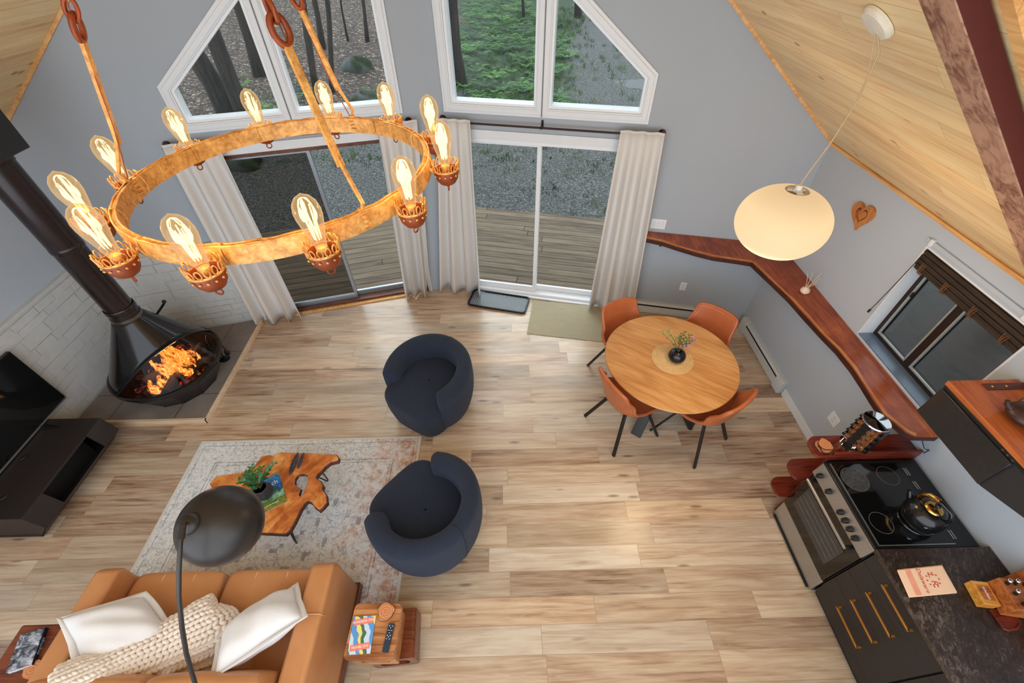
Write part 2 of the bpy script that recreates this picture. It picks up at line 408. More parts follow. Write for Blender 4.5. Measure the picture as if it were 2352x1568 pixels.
def gable_window(nm, O, u_, nrm, loop, smid, label):
    w = thing(nm, label, 'window'); struct(w)
    cs = [clip(loop, -9, smid-.062), clip(loop, smid+.062, 9)]
    MB().slab(O, u_, Zv, ring(loop, .082), cs, 0, .018, nrm).build('casing', M_white, w, bevel=.004)
    MB().slab(O, u_, Zv, ring(loop, .055), [ring(c, .012) for c in cs], .018, .028, nrm).build('casing', M_white, w, bevel=.003)
    MB().slab(O, u_, Zv, [(smid-.006, loop[0][1]-.07), (smid+.006, loop[0][1]-.07), (smid+.006, 3.9), (smid-.006, 3.9)], (), .028, .031, nrm).build('joint', plain('joint_grey', srgb(120,122,126), .6), w)
    for c in cs:
        f = MB().slab(O, u_, Zv, ring(c, .0), [ring(c, -.022)], -.13, .0, nrm).build('sash', M_vinyl, w)
        MB().slab(O, u_, Zv, ring(c, -.02), (), -.085, -.08, nrm).build('pane', M_glass, f)
    return w
gable_window('window_1', PR, uR, nR, ur, xsR(.385), 'white trapezoid gable window looking onto ferns and gravel, above the right door')
gable_window('window_2', CL, uL, nL, ul, xsL(-2.005), 'white trapezoid gable window looking onto leaf-covered woods, above the left door')
def slider(nm, O, u_, nrm, loop, smid, label, mf, mr, gl, mw, casing=True, wood_head=None):
    w = thing(nm, label, 'sliding door'); struct(w)
    (a, z0), (b, _), (_, z1), _ = loop
    if casing: MB().slab(O, u_, Zv, [(a-.08, 0), (b+.08, 0), (b+.08, z1+.085), (a-.08, z1+.085)], [[(a, -.0+.004), (b, .004), (b, z1), (a, z1)]], 0, .02, nrm).build('casing', M_white, w, bevel=.003)
    MB().slab(O, u_, Zv, loop, [[(a+.035, z0+.03), (b-.035, z0+.03), (b-.035, z1-.04), (a+.035, z1-.04)]], -.15, .004, nrm).build('door_frame', wood_head or mf, w, bevel=.003)
    MB().slab(O, u_, Zv, [(a-.02, 0.0), (b+.02, 0.0), (b+.02, .02), (a-.02, .02)], (), .0, .05, nrm).build('threshold', mr, w, bevel=.004)
    for i, (s0, s1, t) in enumerate(((a+.035, smid+mw, -.05), (smid-mw, b-.035, -.10))):
        q = [(s0, z0+.03), (s1, z0+.03), (s1, z1-.04), (s0, z1-.04)]; lo = [(s0+.05 if i == 0 else s0+2*mw, z0+.10), (s1-2*mw if i == 0 else s1-.05, z0+.10), (s1-2*mw if i == 0 else s1-.05, z1-.075), (s0+.05 if i == 0 else s0+2*mw, z1-.075)]
        f = MB().slab(O, u_, Zv, q, [lo], t-.035, t, nrm).build('door_panel', mf, w, bevel=.004)
        MB().slab(O, u_, Zv, ring(lo, .005), (), t-.022, t-.016, nrm).build('pane', gl[i], f)
    return w
slider('door_1', PR, uR, nR, dr, xsR(.365), 'white framed sliding glass door onto the deck, between the right pair of curtains', M_vinyl, M_vinyl, (M_glass, M_glass), .022)
M_doorwood = wood('stained_door_head', srgb(110,62,38), srgb(80,40,24), axis=0)
slider('door_2', CL, uL, nL, dl, xsL(-1.975), 'bronze framed sliding glass door onto the deck, between the left pair of curtains', M_alu, M_pinet, (M_glassd, M_glass), .018, wood_head=M_doorwood)
# ------------------------------------------------------------------ right wall window with matchstick blind
w = thing('window_3', 'dark framed two pane slider window in the right wall above the live edge ledge', 'window', (XR, 2.1, 1.16)); struct(w)
ya, yb, za, zt = 1.61, 2.50, 1.16, 2.02
MB().slab((XR, 0, 0), (0, 1, 0), Zv, [(ya, za), (yb, za), (yb, zt), (ya, zt)], [[(ya+.012, za+.012), (yb-.012, za+.012), (yb-.012, zt-.012), (ya+.012, zt-.012)]], -.175, .001, (-1, 0, 0)).build('jamb_lining', M_white, w, world=True)
M_sill = plain('blue_grey_sill', srgb(120,140,165), .3, .3)
MB().bb((XR-.004, ya+.012, za+.010), (XR+.115, yb-.012, za+.022)).build('sill', M_sill, w, world=True)
M_dkframe = plain('dark_bronze_frame', srgb(46,36,32), .4, .4)
fr_ = MB()
fr_.slab((XR, 0, 0), (0, 1, 0), Zv, [(ya+.012, za+.02), (yb-.012, za+.02), (yb-.012, zt-.012), (ya+.012, zt-.012)], [[(ya+.045, za+.06), (2.075, za+.06), (2.075, zt-.2), (ya+.045, zt-.2)], [(2.135, za+.06), (yb-.05, za+.06), (yb-.05, zt-.2), (2.135, zt-.2)]], -.165, -.115, (-1, 0, 0))
f = fr_.build('window_frame', M_dkframe, w, world=True)
M_gsk = plain('pale_gasket', srgb(176,180,178), .4, .5)
for a, b in ((ya+.045, 2.075), (2.135, yb-.05)):
    lo = [(a, za+.06), (b, za+.06), (b, zt-.2), (a, zt-.2)]
    g = MB().slab((XR, 0, 0), (0, 1, 0), Zv, ring(lo, .001), [ring(lo, -.011)], -.125, -.110, (-1, 0, 0)).build('glazing_bead', M_gsk, f, world=True)
    MB().slab((XR, 0, 0), (0, 1, 0), Zv, lo, (), -.14, -.136, (-1, 0, 0)).build('pane', thin_glass('dark_window_glass', (.6, .6, .58), .02, .02, .2), f, world=True)
MB().slab((XR, 0, 0), (0, 1, 0), Zv, [(yb-.085, 1.62), (yb-.07, 1.62), (yb-.07, 1.66), (yb-.085, 1.66)], (), -.11, -.09, (-1, 0, 0)).build('latch', M_black, f, world=True)
# matchstick blind rolled up under the window head
M_bam = wood('dark_matchstick', srgb(58,42,28), srgb(40,28,19), axis=1, rough=.7, scale=2)
bl = thing('matchstick_blind', 'rolled up dark matchstick blind at the head of the right wall window', 'blind', (XR, 2.1, 1.95))
b = MB()
for i in range(11):
    z = zt-.012-i*.0115; b.bb((XR+.004-.010*math.sin(i*1.1)**2, ya+.015, z-.0095), (XR+.03, yb-.015, z))
b.build('slats', M_bam, bl, world=True)
b = MB()
for k in range(3): b.tube([(XR+.018, ya+.015, 1.882-k*.013), (XR+.018, yb-.015, 1.882-k*.013)], .015-.002*k, 10)
b.build('roll', M_bam, bl, world=True, smooth=40)
M_twine = plain('brown_twine', srgb(120,78,42), .9)
for yy in (1.72, 1.96, 2.2, 2.42):
    b = MB()
    for k in range(5):
        b.tube([(XR+.010+.018*math.cos(a)-.004*(k % 2), yy+(k-2)*.007+.004*math.sin(a*2+k), 1.882+.045*math.sin(a)) for a in [j*2*PI/12 for j in range(12)]], .0022, 5, closed=True)
    b.build('binding', M_twine, bl, world=True)
MB().tube([(XR-.03, 2.46, 1.97), (XR-.032, 2.475, 1.75), (XR-.034, 2.50, 1.50), (XR-.034, 2.512, 1.42)], .003, 6).tube([(XR-.034, 2.512, 1.42), (XR-.034, 2.516, 1.39)], .008, 8).build('pull_cord', M_bronze, bl, world=True, smooth=60)
rl = thing('shade_track', 'slim white track mounted on the wall above the right wall window', 'track', (XR, 2.1, 2.08))
MB().bb((XR-.016, 1.66, 2.045), (XR-.001, 2.52, 2.075)).build('rail', M_wallw, rl, world=True, bevel=.003)
for yy in (1.72, 2.47): MB().bb((XR-.026, yy-.012, 2.035), (XR-.001, yy+.012, 2.085)).build('bracket', M_white, rl, world=True, bevel=.003)
# ------------------------------------------------------------------ white painted stone veneer round the hearth corner
def veneer(name, O, u_, nrm, s0, s1, ztop, seed):
    random.seed(seed); O = V(O); u_ = V(u_); b = MB(); z = .06
    b.slab(O, u_, Zv, [(s0, .0), (s1, .0), (s1, ztop), (s0, ztop)], (), 0, .024, nrm)
    while z < ztop-.03:
        h = random.choice((.075, .09, .11, .125)); h = min(h, ztop-z); s = s0-random.random()*.1
        while s < s1-.02:
            L = random.uniform(.18, .46); e = min(s+L, s1); a = max(s, s0)
            if e-a > .03:
                t = random.uniform(.028, .038); g = .003; j = lambda k=.004: random.uniform(-k, k)
                lp = [(a+g, z+g), (e-g, z+g), (e-g, z+h-g), (a+g, z+h-g)]
                lp = [(p[0]+j(), p[1]+j()) for p in lp]
                pts = []
                for i in range(4):
                    p, q = lp[i], lp[(i+1) % 4]
                    k = 4 if i % 2 == 0 else 2
                    for m_ in range(k): tt = m_/k; pts.append((p[0]+(q[0]-p[0])*tt+j(.003)*(m_ > 0), p[1]+(q[1]-p[1])*tt+j(.003)*(m_ > 0)))
                b.slab(O, u_, Zv, pts, (), .01, t, nrm)
            s = e
            if e >= s1: break
        z += h
    b.slab(O, u_, Zv, [(s0, ztop), (s1, ztop), (s1, ztop+.03), (s0, ztop+.03)], (), 0, .05, nrm)
    o = b.build(name, M_brick, bevel=.007, seg=2); return struct(o)
veneer('wall_left_stonework', (XL, 0, 0), (0, 1, 0), (1, 0, 0), 1.3, CL.y-.02, 1.14, 3)
veneer('wall_left_front_stonework', CL, uL, nL, .02, xsL(-2.96), 1.14, 5)
# baseboards and heaters
def baseboard(n, a, b, nrm, h=.10):
    a = V(a); b = V(b); u_ = (b-a).normalized(); return struct(MB().slab(a, u_, Zv, [(0, 0), ((b-a).length, 0), ((b-a).length, h), (0, h)], (), 0, .014, nrm).build(n, M_white, bevel=.004))
baseboard('baseboard_right', (XR, YB, 0), (XR, 2.75, 0), (-1, 0, 0))
baseboard('baseboard_left', (XL, YB, 0), (XL, 1.3, 0), (1, 0, 0))
def heater(nm, label, O, u_, nrm, s0, s1):
    t = thing(nm, label, 'heater', (V(O)+V(u_)*(s0+s1)/2))
    O = V(O); u_ = V(u_); nrm = V(nrm)
    def prof(p, a, b): # profile in (depth, height)
        vs = [O+u_*a+nrm*d+V((0, 0, z)) for d, z in p]+[O+u_*b+nrm*d+V((0, 0, z)) for d, z in p]; n = len(p)
        return vs, [tuple(range(n)), tuple(reversed(range(n, 2*n)))]+[(i, (i+1) % n, (i+1) % n+n, i+n) for i in range(n)]
    m = plain('heater_enamel', srgb(200,202,200), .4)
    MB().add(*prof([(0, .01), (.05, .01), (.05, .03), (.012, .05), (.012, .165), (.0, .165)], s0+.02, s1-.02)).build('back_plate', m, t, world=True)
    MB().add(*prof([(.058, .035), (.065, .035), (.065, .125), (.058, .125)], s0+.10, s1-.10)).build('front_cover', m, t, world=True, bevel=.002)
    MB().add(*prof([(0, .165), (.045, .165), (.060, .148), (.063, .152), (.048, .175), (0, .175)], s0+.02, s1-.02)).build('top_cover', m, t, world=True, bevel=.002)
    MB().add(*prof([(.02, .05), (.055, .05), (.055, .145), (.02, .145)], s0+.1, s1-.1)).build('fins', M_blackm, t, world=True)
    for a, b in ((s0, s0+.12), (s1-.12, s1)): MB().add(*prof([(0, .005), (.066, .005), (.066, .15), (.05, .178), (0, .178)], a, b)).build('end_cap', m, t, world=True, bevel=.004)
heater('baseboard_heater', 'white baseboard heater along the right wall beside the dining table', (XR, 0, 0), (0, 1, 0), (-1, 0, 0), 2.76, 3.80)
heater('baseboard_heater', 'white baseboard heater under the front wall behind the dining chairs', PR, uR, nR, xsR(1.50), xsR(2.62))
# wall plates
def plate(nm, label, O, u_, nrm, w_, h, kind):
    t = thing(nm, label, 'outlet' if kind == 'o' else 'switch', O)
    MB().slab(O, u_, Zv, [(-w_/2, -h/2), (w_/2, -h/2), (w_/2, h/2), (-w_/2, h/2)], (), 0, .006, nrm).build('plate', M_vinyl, t, world=True, bevel=.003)
    if kind == 's':
        for k in range(3):
            c = (k-1)*.046; MB().slab(O, u_, Zv, [(c-.016, -.033), (c+.016, -.033), (c+.016, .033), (c-.016, .033)], (), .006, .010, nrm).build('rocker', M_white, t, world=True, bevel=.002)
    else:
        for k in (-1, 1):
            s_ = MB().slab(O, u_, Zv, [(-.016, k*.02-.014), (.016, k*.02-.014), (.016, k*.02+.014), (-.016, k*.02+.014)], (), .006, .008, nrm).build('socket', M_white, t, world=True, bevel=.002)
            MB().slab(O, u_, Zv, [(-.008, k*.02-.005), (-.005, k*.02-.005), (-.005, k*.02+.005), (-.008, k*.02+.005)], (), .008, .0085, nrm).slab(O, u_, Zv, [(.005, k*.02-.005), (.008, k*.02-.005), (.008, k*.02+.005), (.005, k*.02+.005)], (), .008, .0085, nrm).build('slot', M_black, s_, world=True)
plate('light_switch', 'white triple rocker light switch beside the right curtain above the ledge', WR(1512, 514), uR, nR, .16, .115, 's')
plate('wall_outlet', 'white wall outlet on the front wall below the ledge', WR(1569, 657), uR, nR, .072, .115, 'o')
plate('wall_outlet', 'white wall outlet on the right wall beside the spice rack', V((XR, 2.14, .427)), (0, 1, 0), (-1, 0, 0), .115, .115, 'o')
# ------------------------------------------------------------------ outdoors: canopy shade is put into the dark ground and plant colours
s = N('forest_ground'); c = s.coord(); X, Y, _ = s.xyz(c)
big = s.noise(c, .35, 4); fine = s.noise(c, 22, 4, .7); fine2 = s.noise(c, 60, 2, .7)
gravel = s.ramp(s.mix(.5, fine, fine2), [(.38, srgb(22,22,21)), (.5, srgb(68,67,65)), (.62, srgb(136,134,130))])
vo = s.n('ShaderNodeTexVoronoi'); s.l(c, vo.inputs['Vector']); vo.inputs['Scale'].default_value = 11; vo.inputs['Randomness'].default_value = 1
leafv = s.n('ShaderNodeTexVoronoi', feature='DISTANCE_TO_EDGE'); s.l(s.mapping(c, (1, 1, 1)), leafv.inputs['Vector']); leafv.inputs['Scale'].default_value = 11
lc = s.ramp(s.xyz(vo.outputs['Color'])[0], [(0, srgb(24,17,12)), (.4, srgb(72,52,40)), (.8, srgb(120,94,76)), (1, srgb(172,146,126))])
leaf = s.mix(s.math('LESS_THAN', leafv.outputs['Distance'], .10), lc, srgb(30,24,20))
green = s.ramp(s.noise(c, 9, 5, .7), [(.38, srgb(10,18,6)), (.5, srgb(30,48,16)), (.64, srgb(62,86,34))])
# masks: litter to the left, grass edge, gravel drive curving to the right
d1 = s.math('ADD', s.math('MULTIPLY', s.math('SUBTRACT', -1.9, X), 1.0), s.math('MULTIPLY', s.math('SUBTRACT', big, .5), 5))
d1b = s.math('ADD', s.math('SUBTRACT', Y, 11.6), s.math('MULTIPLY', s.math('SUBTRACT', big, .5), 4))
mleaf = s.ramp(s.math('MINIMUM', d1, d1b), [(0, (0, 0, 0)), (.5, (1, 1, 1))])
d2 = s.math('ADD', s.math('SUBTRACT', s.math('SUBTRACT', Y, 12.2), s.math('MULTIPLY', s.math('MAXIMUM', s.math('SUBTRACT', X, 1.3), 0.0), 6.0)), s.math('MULTIPLY', s.math('SUBTRACT', s.noise(c, 1.2, 4), .5), 6))
mgreen = s.ramp(d2, [(0, (0, 0, 0)), (.8, (1, 1, 1))])
weeds = s.ramp(s.noise(c, 1.6, 5, .7), [(.58, (0, 0, 0)), (.68, (1, 1, 1))])
col = s.mix(s.math('MULTIPLY', weeds, .7), gravel, green)
col = s.mix(mgreen, col, green); col = s.mix(mleaf, col, leaf)
s.bump(fine, .8, .03); s.base(col, .95)
random.seed(11)
g = MB().grid(lambda u, v: V((-34+68*u, 3.6+60*v, -.34+.05*math.sin(u*60)*math.cos(v*45)+max(0, (u-.5)*-68-2)*max(0, 60*v-8)*.0035)), 60, 50)
o = g.build('outdoor_ground', s.m, smooth=180); struct(o)
def gz(x, y): return -.34+max(0, -x-2)*max(0, y-3.6-8)*.0035
M_deck = planks('weathered_deck', .14, 4.0, [(.28, srgb(62,50,38)), (.45, srgb(98,80,62)), (.56, srgb(118,99,79)), (.75, srgb(138,120,99))], 'x', .8, .012, knot=(1.5, 8, .06, srgb(60,50,44)), groove_col=srgb(24,20,18), vary=.5)
for nm, O, u_, nn, dd in (('deck_right', PR, uR, nR, 2.45), ('deck_left', PR, -uL, nL, 2.45)):
    Mx = frame(O, u_ if nm == 'deck_right' else -u_, -nn)
    L = 4.6; ta = .17; ex = dd*math.tan(math.asin(abs(uR.y)))
    if nm == 'deck_right': q = [(-ex*.07*-0, ta), (L, ta), (L, dd), (-0-ex*-0, dd)]; q = [(0+ta*.0, ta), (L, ta), (L, dd), (-.0, dd)]
    else: q = [(-L, ta), (0, ta), (0, dd), (-L, dd)]
    # mitre at the prow line x = PR.x
    k = uR.y/uR.x
    if nm == 'deck_right': q = [(-ta*abs(k), ta), (L, ta), (L, dd), (-dd*abs(k), dd)]
    else: q = [(-L, ta), (ta*abs(k), ta), (dd*abs(k)+.0, dd), (-L, dd)]
    o = MB().prism(q, -.16, -.12).build(nm, M_deck); o.matrix_world = Mx; struct(o)
    z = Mx.col[2].z
    if z < 0: o.location.z = -.28
# trees
M_bark = wood('tree_bark', srgb(56,45,36), srgb(36,28,23), srgb(14,11,9), axis=2, rough=.95, scale=.35)
def tree(x, y, wpx, label, xt, yt, moss=False):
    b = P(x, y, -.34); b.z = gz(b.x, b.y)-.05
    r = wpx/2*(b-V((0, 0, CH))).dot(fw)/FPX
    # lean: where the trunk passes at the upper photo point, taken at the same depth
    t = PY(xt, yt, b.y); d = (t-b); d = d/d.z if d.z > .2 else V((0, 0, 1)); d.x = max(-.25, min(.25, d.x)); d.y = 0
    k = 9.0; pts = []; rs = []
    random.seed(int(x*7+y))
    for i in range(10):
        h = k*i/9; pts.append(b+V((d.x*h+.04*math.sin(i*1.7+x), .03*math.cos(i), h))); rs.append(r*(1.35 if i == 0 else 1-.035*i))
    t_ = thing('tree', label, 'tree', b, 0, None)
    MB().tube(pts, rs, 12).build('trunk', M_bark, t_, world=True, smooth=180)
tree(540, 285, 42, 'thick leaning tree trunk nearest the left corner of the left gable window', 442, 119)
tree(575, 290, 34, 'thick dark tree trunk just right of the thickest one, left gable window', 483, 68)
tree(598, 185, 24, 'mid-sized trunk beside the white mullion in the left gable window', 548, 0)
tree(738, 262, 15, 'slim trunk running behind the chandelier straps in the left gable window', 693, 0)
tree(765, 215, 11, 'slim straight trunk right of the chandelier strap hooks, farther back', 750, 0)
tree(742, 120, 12, 'slim far trunk between the two chandelier straps in the woods', 722, 0)
tree(801, 104, 4.5, 'very thin sapling standing right behind the mossy boulder', 785, 10)
tree(843, 104, 8, 'thin tree at the right edge of the left gable window', 834, 0)
tree(1058, 195, 22, 'dark tree trunk at the left edge of the right gable window', 1040, 0)
tree(1203, 45, 6, 'thin dark far trunk above the ferns in the right gable window', 1202, 0)
tree(1330, 42, 14, 'short piece of trunk at the top of the gravel path', 1328, 0)
# rocks
M_rock = N('mossy_rock'); c = M_rock.coord(); M_rock.bump(M_rock.noise(c, 4, 6), .8, .05)
M_rock = M_rock.base(M_rock.mix(M_rock.ramp(M_rock.noise(c, 1.6, 5), [(.42, (0, 0, 0)), (.56, (1, 1, 1))]), srgb(78,80,76), srgb(34,46,14)), .95)
def rock(x, y, wpx, hh, label, seed):
    b = P(x, y, -.34); b.z = gz(b.x, b.y); r = wpx/2*(b-V((0, 0, CH))).dot(fw)/FPX; random.seed(seed)
    ph = [random.uniform(0, 6) for _ in range(6)]
    def fn(u, v):
        a = 2*PI*u; e = PI*(v-.5); k = 1+.16*math.sin(2*a+ph[0])*math.cos(e)+.12*math.sin(3*a+ph[1]+2*e)+.08*math.sin(5*a+4*e+ph[2])
        return b+V((r*k*math.cos(a)*math.cos(e), r*.8*k*math.sin(a)*math.cos(e), max(-.1, hh*r*k*math.sin(e))))
    o = MB().grid(fn, 22, 13, closeu=True).build('boulder', M_rock, smooth=180); tag(o, label, 'rock')
rock(822, 165, 62, .8, 'mossy boulder on the leaf litter beyond the left gable window', 1)
rock(835, 232, 70, .5, 'low dark mossy rock at the bottom of the left gable window', 2)
rock(1068, 232, 46, .7, 'lichen-grey rock among ferns, bottom left of the right gable window', 3)
rock(686, 215, 26, .6, 'small mossy stone behind the chandelier strap in the left gable window', 4)
rock(560, 378, 95, .55, 'flat grey boulder at the top of the left sliding door view', 5)
# ferns and weeds
M_fern = N('fern_green'); M_fern = M_fern.base(M_fern.ramp(M_fern.noise(M_fern.coord(), 1.3, 3), [(.36, srgb(20,48,14)), (.5, srgb(50,92,30)), (.64, srgb(92,140,52))]), .7)
def fern(b, p, size, nf=8):
    a0 = random.uniform(0, 6)
    for i in range(nf):
        a = a0+i*2*PI/nf+random.uniform(-.3, .3); d = V((math.cos(a), math.sin(a), 0)); sd_ = V((-d.y, d.x, 0)); L = size*random.uniform(.75, 1.1)
        pp = [p+d*(L*t)+V((0, 0, L*(1.15*t-.95*t*t))) for t in (0, .25, .5, .75, 1)]
        for j in range(9):
            t = .12+j*.1; k = int(min(t, .999)*4); f_ = t*4-k; q = pp[k].lerp(pp[k+1], f_); ww = L*.26*(1-t)**.7+.01; w2 = L*.045
            for sg in (-1, 1): b.add([q, q+sd_*sg*ww+d*L*.10-V((0, 0, .02)), q+d*w2*1.6], [(0, 1, 2)])
random.seed(21); fb = MB(); n = 0
while n < 330:
    y = random.uniform(12.6, 34); x = random.uniform(-2.2, 2.6)+(y-14)*.02
    if x > 1.3+(y-12.2)/6+.4: continue
    if x < -1.9 and random.random() < .6: continue
    fern(fb, V((x, y, gz(x, y))), random.uniform(.3, .62)); n += 1
for x, y in ((560, 205), (575, 225), (590, 245), (612, 250), (548, 190), (625, 258), (690, 205), (700, 222), (678, 235), (840, 245), (860, 240), (855, 212), (812, 250), (640, 225)):
    p = P(x, y, -.34); fern(fb, V((p.x, p.y, gz(p.x, p.y))), .4)
o = fb.build('fern_undergrowth', M_fern); tag(o, 'bright green ferns carpeting the ground beyond the right gable window', 'ferns', kind='stuff')
M_grass = N('grass_green'); M_grass = M_grass.base(M_grass.ramp(M_grass.noise(M_grass.coord(), 1.5, 3), [(.35, srgb(36,58,20)), (.65, srgb(80,106,42))]), .8)
gb = MB(); random.seed(5)
def tuft(p, k, h):
    for _ in range(k):
        a = random.uniform(0, 6.28); r = random.uniform(0, .13); q = p+V((r*math.cos(a), r*math.sin(a), 0)); d = V((random.uniform(-.6, .6), random.uniform(-.6, .6), 1))*h*random.uniform(.5, 1)
        gb.add([q, q+V((.012, 0, 0)), q+d*.6+V((.01, .004, 0)), q+d], [(0, 1, 2), (0, 2, 3)])
for _ in range(900):
    y = random.uniform(12.8, 30); x = random.uniform(-.5, 5)
    lim = 1.3+(y-12.2)/6
    if x > lim+.5 and random.random() < .8: continue
    tuft(V((x, y, gz(x, y))), 9, .22)
for cx, cy, k in ((-.1, 9.6, 24), (1.2, 8.4, 16), (.3, 8.0, 8), (2.4, 9.0, 14), (-3.6, 10, 20), (-4.2, 11.5, 20), (-2.2, 9.4, 10), (5.2, 14.5, 30), (.9, 10.6, 14), (2.0, 7.7, 5)):
    for _ in range(k): x = cx+random.gauss(0, .4); y = cy+random.gauss(0, .4); tuft(V((x, y, gz(x, y))), 7, .1)
o = gb.build('grass_tufts', M_grass); tag(o, 'green grass and weeds along the gravel drive outside', 'grass', kind='stuff')
# dark woodland seen through the right wall window
for i, (x, y, r) in enumerate(((6.5, 3.2, .12), (7.6, 4.6, .16), (6.9, 1.2, .1), (9.5, 3.6, .2), (8.6, .2, .14))):
    t_ = thing('tree', ('slim dark trunk outside the right wall window, nearest of its group', 'dark trunk outside the right wall window, left pane', 'thin dark trunk outside the right wall window, right pane', 'thick far trunk outside the right wall window', 'far dark trunk outside the right wall window, right edge')[i], 'tree', (x, y, -.4))
    MB().tube([(x, y, -.4), (x+.1, y, 3), (x, y+.1, 8)], [r*1.2, r, r*.7], 10).build('trunk', M_bark, t_, world=True, smooth=180)
o = MB().grid(lambda u, v: V((3.3+20*u, -14+30*v, -.4+.9*u)), 12, 12).build('side_ground', plain('dark_glint_ground', srgb(30,27,24), .42, var=.4, scale=9, bump=1.0)); struct(o)  # plain ground; dark bumpy finish added to catch sky glints
# ------------------------------------------------------------------ curtains and rods
M_curt = plain('linen_curtain', srgb(212,208,204), .9, var=.03, scale=120, bump=.15)
M_rod = plain('dark_brown_rod', srgb(52,28,24), .4, .4)
def curtain(label, O, u_, nrm, ta, tb, ba, bb, folds, ztop, seed, zbot=.015):
    t = thing('curtain', label, 'curtain', V(O)+V(u_)*(ta+tb)/2, 0, 'cream linen curtains on the front wall')
    random.seed(seed); ph = random.uniform(0, 6); O = V(O); u_ = V(u_)
    def fn(u, v):
        s = (ta+(tb-ta)*u)*(1-v)+(ba+(bb-ba)*u)*v
        am = .034+.044*v; q = 2*PI*folds*u+ph+.5*math.sin(2*PI*u+ph)*v
        d = .112+am*(math.sin(q)*.85+.3*math.sin(2*q+1.3))*min(1, .3+v*4)+.012*math.sin(q*2.3+1)*v
        s += .012*math.cos(q)*(1+v)
        return O+u_*s+nrm*d+V((0, 0, ztop*(1-v)+zbot*v))
    MB().grid(fn, folds*18+1, 20).build('panel', M_curt, t, world=True, smooth=180, solid=.004)
    # gathered heading tape
    MB().grid(lambda u, v: fn(u, 0)+V((0, 0, .026*v-.004)), folds*18+1, 3).build('heading', M_curt, t, world=True, smooth=180, solid=.007)
def rod(label, O, u_, nrm, a, b, z, mid):
    t = thing('curtain_rod', label, 'curtain rod', V(O)+V(u_)*(a+b)/2+V((0, 0, z)))
    O = V(O); u_ = V(u_); q = lambda s, d=.085: O+u_*s+nrm*d+V((0, 0, z))
    MB().tube([q(a), q(b)], .010, 12).build('rod', M_rod, t, world=True, smooth=60)
    for e in (a, b): MB().ball(q(e), .021, 14, 10).tube([q(e, 0), q(e, .08)], .007, 8).lathe([(.0, 0), (.035, 0), (.035, .006), (0, .008)], 20, m=frame(q(e, .001), u_, Zv)).build('end_bracket', M_rod, t, world=True, smooth=60)
    if mid is not None: MB().tube([q(mid, 0), q(mid)], .006, 8).slab(O+V((0, 0, z)), u_, Zv, [(mid-.012, -.035), (mid+.012, -.035), (mid+.012, .045), (mid-.012, .045)], (), 0, .006, nrm).ball(q(mid), .015).build('centre_bracket', M_rod, t, world=True, smooth=60)
rR = lambda x, y: (WR(x, y, .085)-PR).dot(uR)
rL = lambda x, y: (WL(x, y, .085)-CL).dot(uL)
rod('dark brown curtain rod above the right sliding door', PR, uR, nR, rR(1012, 283), rR(1524, 302), 2.185, rR(1243, 290))
rod('dark brown curtain rod above the left sliding door, behind the chandelier', CL, uL, nL, rL(378, 340), rL(938, 270), 2.175, None)
curtain('cream linen curtain at the far left end, falling behind the fireplace hearth', CL, uL, nL, rL(376, 342), rL(500, 330), rL(590, 742), rL(684, 705), 3, 2.19, 1)
curtain('cream linen curtain on the right side of the left sliding door', CL, uL, nL, rL(862, 285), rL(955, 278), rL(928, 680), rL(985, 668), 3, 2.19, 2)
curtain('cream linen curtain on the left side of the right sliding door, over the boot tray', PR, uR, nR, rR(1008, 285), rR(1082, 288), rR(1016, 670), rR(1108, 684), 3, 2.20, 3)
curtain('cream linen curtain on the right side of the right sliding door, beside the dining chair', PR, uR, nR, rR(1424, 305), rR(1526, 308), rR(1352, 712), rR(1452, 725), 3, 2.20, 4)
# ------------------------------------------------------------------ boot tray and jute mat
M_tray = plain('grey_plastic', srgb(96,104,112), .35)
cs = [P(1072, 701, .01), P(1206, 722, .01), P(1214, 681, .01)]
ux = (cs[1]-cs[0]).normalized(); uy = V((-ux.y, ux.x, 0)); Lx = (cs[1]-cs[0]).length; Ly = .335
t = thing('boot_tray', 'grey embossed plastic boot tray on the floor by the right sliding door', 'tray', cs[0]+ux*Lx/2+uy*Ly/2, math.atan2(ux.y, ux.x))
def rrect(w_, h, r, n=5):
    out = []
    for cx, cy, a0 in ((w_/2-r, h/2-r, 0), (-w_/2+r, h/2-r, PI/2), (-w_/2+r, -h/2+r, PI), (w_/2-r, -h/2+r, 1.5*PI)):
        for i in range(n+1): a = a0+PI/2*i/n; out.append((cx+r*math.cos(a), cy+r*math.sin(a)))
    return out
MB().prism(rrect(Lx-.02, Ly-.02, .04), .0005, .004).build('base', M_tray, t)
MB().slab((0, 0, 0), (1, 0, 0), (0, 1, 0), rrect(Lx, Ly, .05), [rrect(Lx-.035, Ly-.035, .04)], .0, .024).build('rim', M_black, t, bevel=.005)
b = MB()
for i in range(24):
    for j in range(12):
        x = -Lx/2+.045+i*(Lx-.09)/23; y = -Ly/2+.04+j*(Ly-.08)/11+(i % 2)*.012
        b.add([(x-.012, y, .004), (x, y-.008, .004), (x+.012, y, .004), (x, y+.008, .004), (x, y, .007)], [(0, 1, 4), (1, 2, 4), (2, 3, 4), (3, 0, 4)])
b.build('embossing', plain('pale_grey_plastic', srgb(150,158,166), .3), t)
s = N('woven_jute'); c = s.coord(); X, Y, Z_ = s.xyz(c)
wv = s.math('MULTIPLY', s.math('SINE', s.math('MULTIPLY', X, 420)), s.math('SINE', s.math('MULTIPLY', Y, 300)))
s.bump(wv, .5, .003)
M_jute = s.base(s.mix(s.noise(s.mapping(c, (6, 90, 1)), 1, 4), s.ramp(wv, [(.2, srgb(150,136,108)), (.6, srgb(206,194,166))]), srgb(184,176,152)), .95)
q = [P(1210, 765, .01), P(1392, 785, .01), P(1218, 684, .01)]
ux = (q[1]-q[0]).normalized(); uy = V((-ux.y, ux.x, 0))
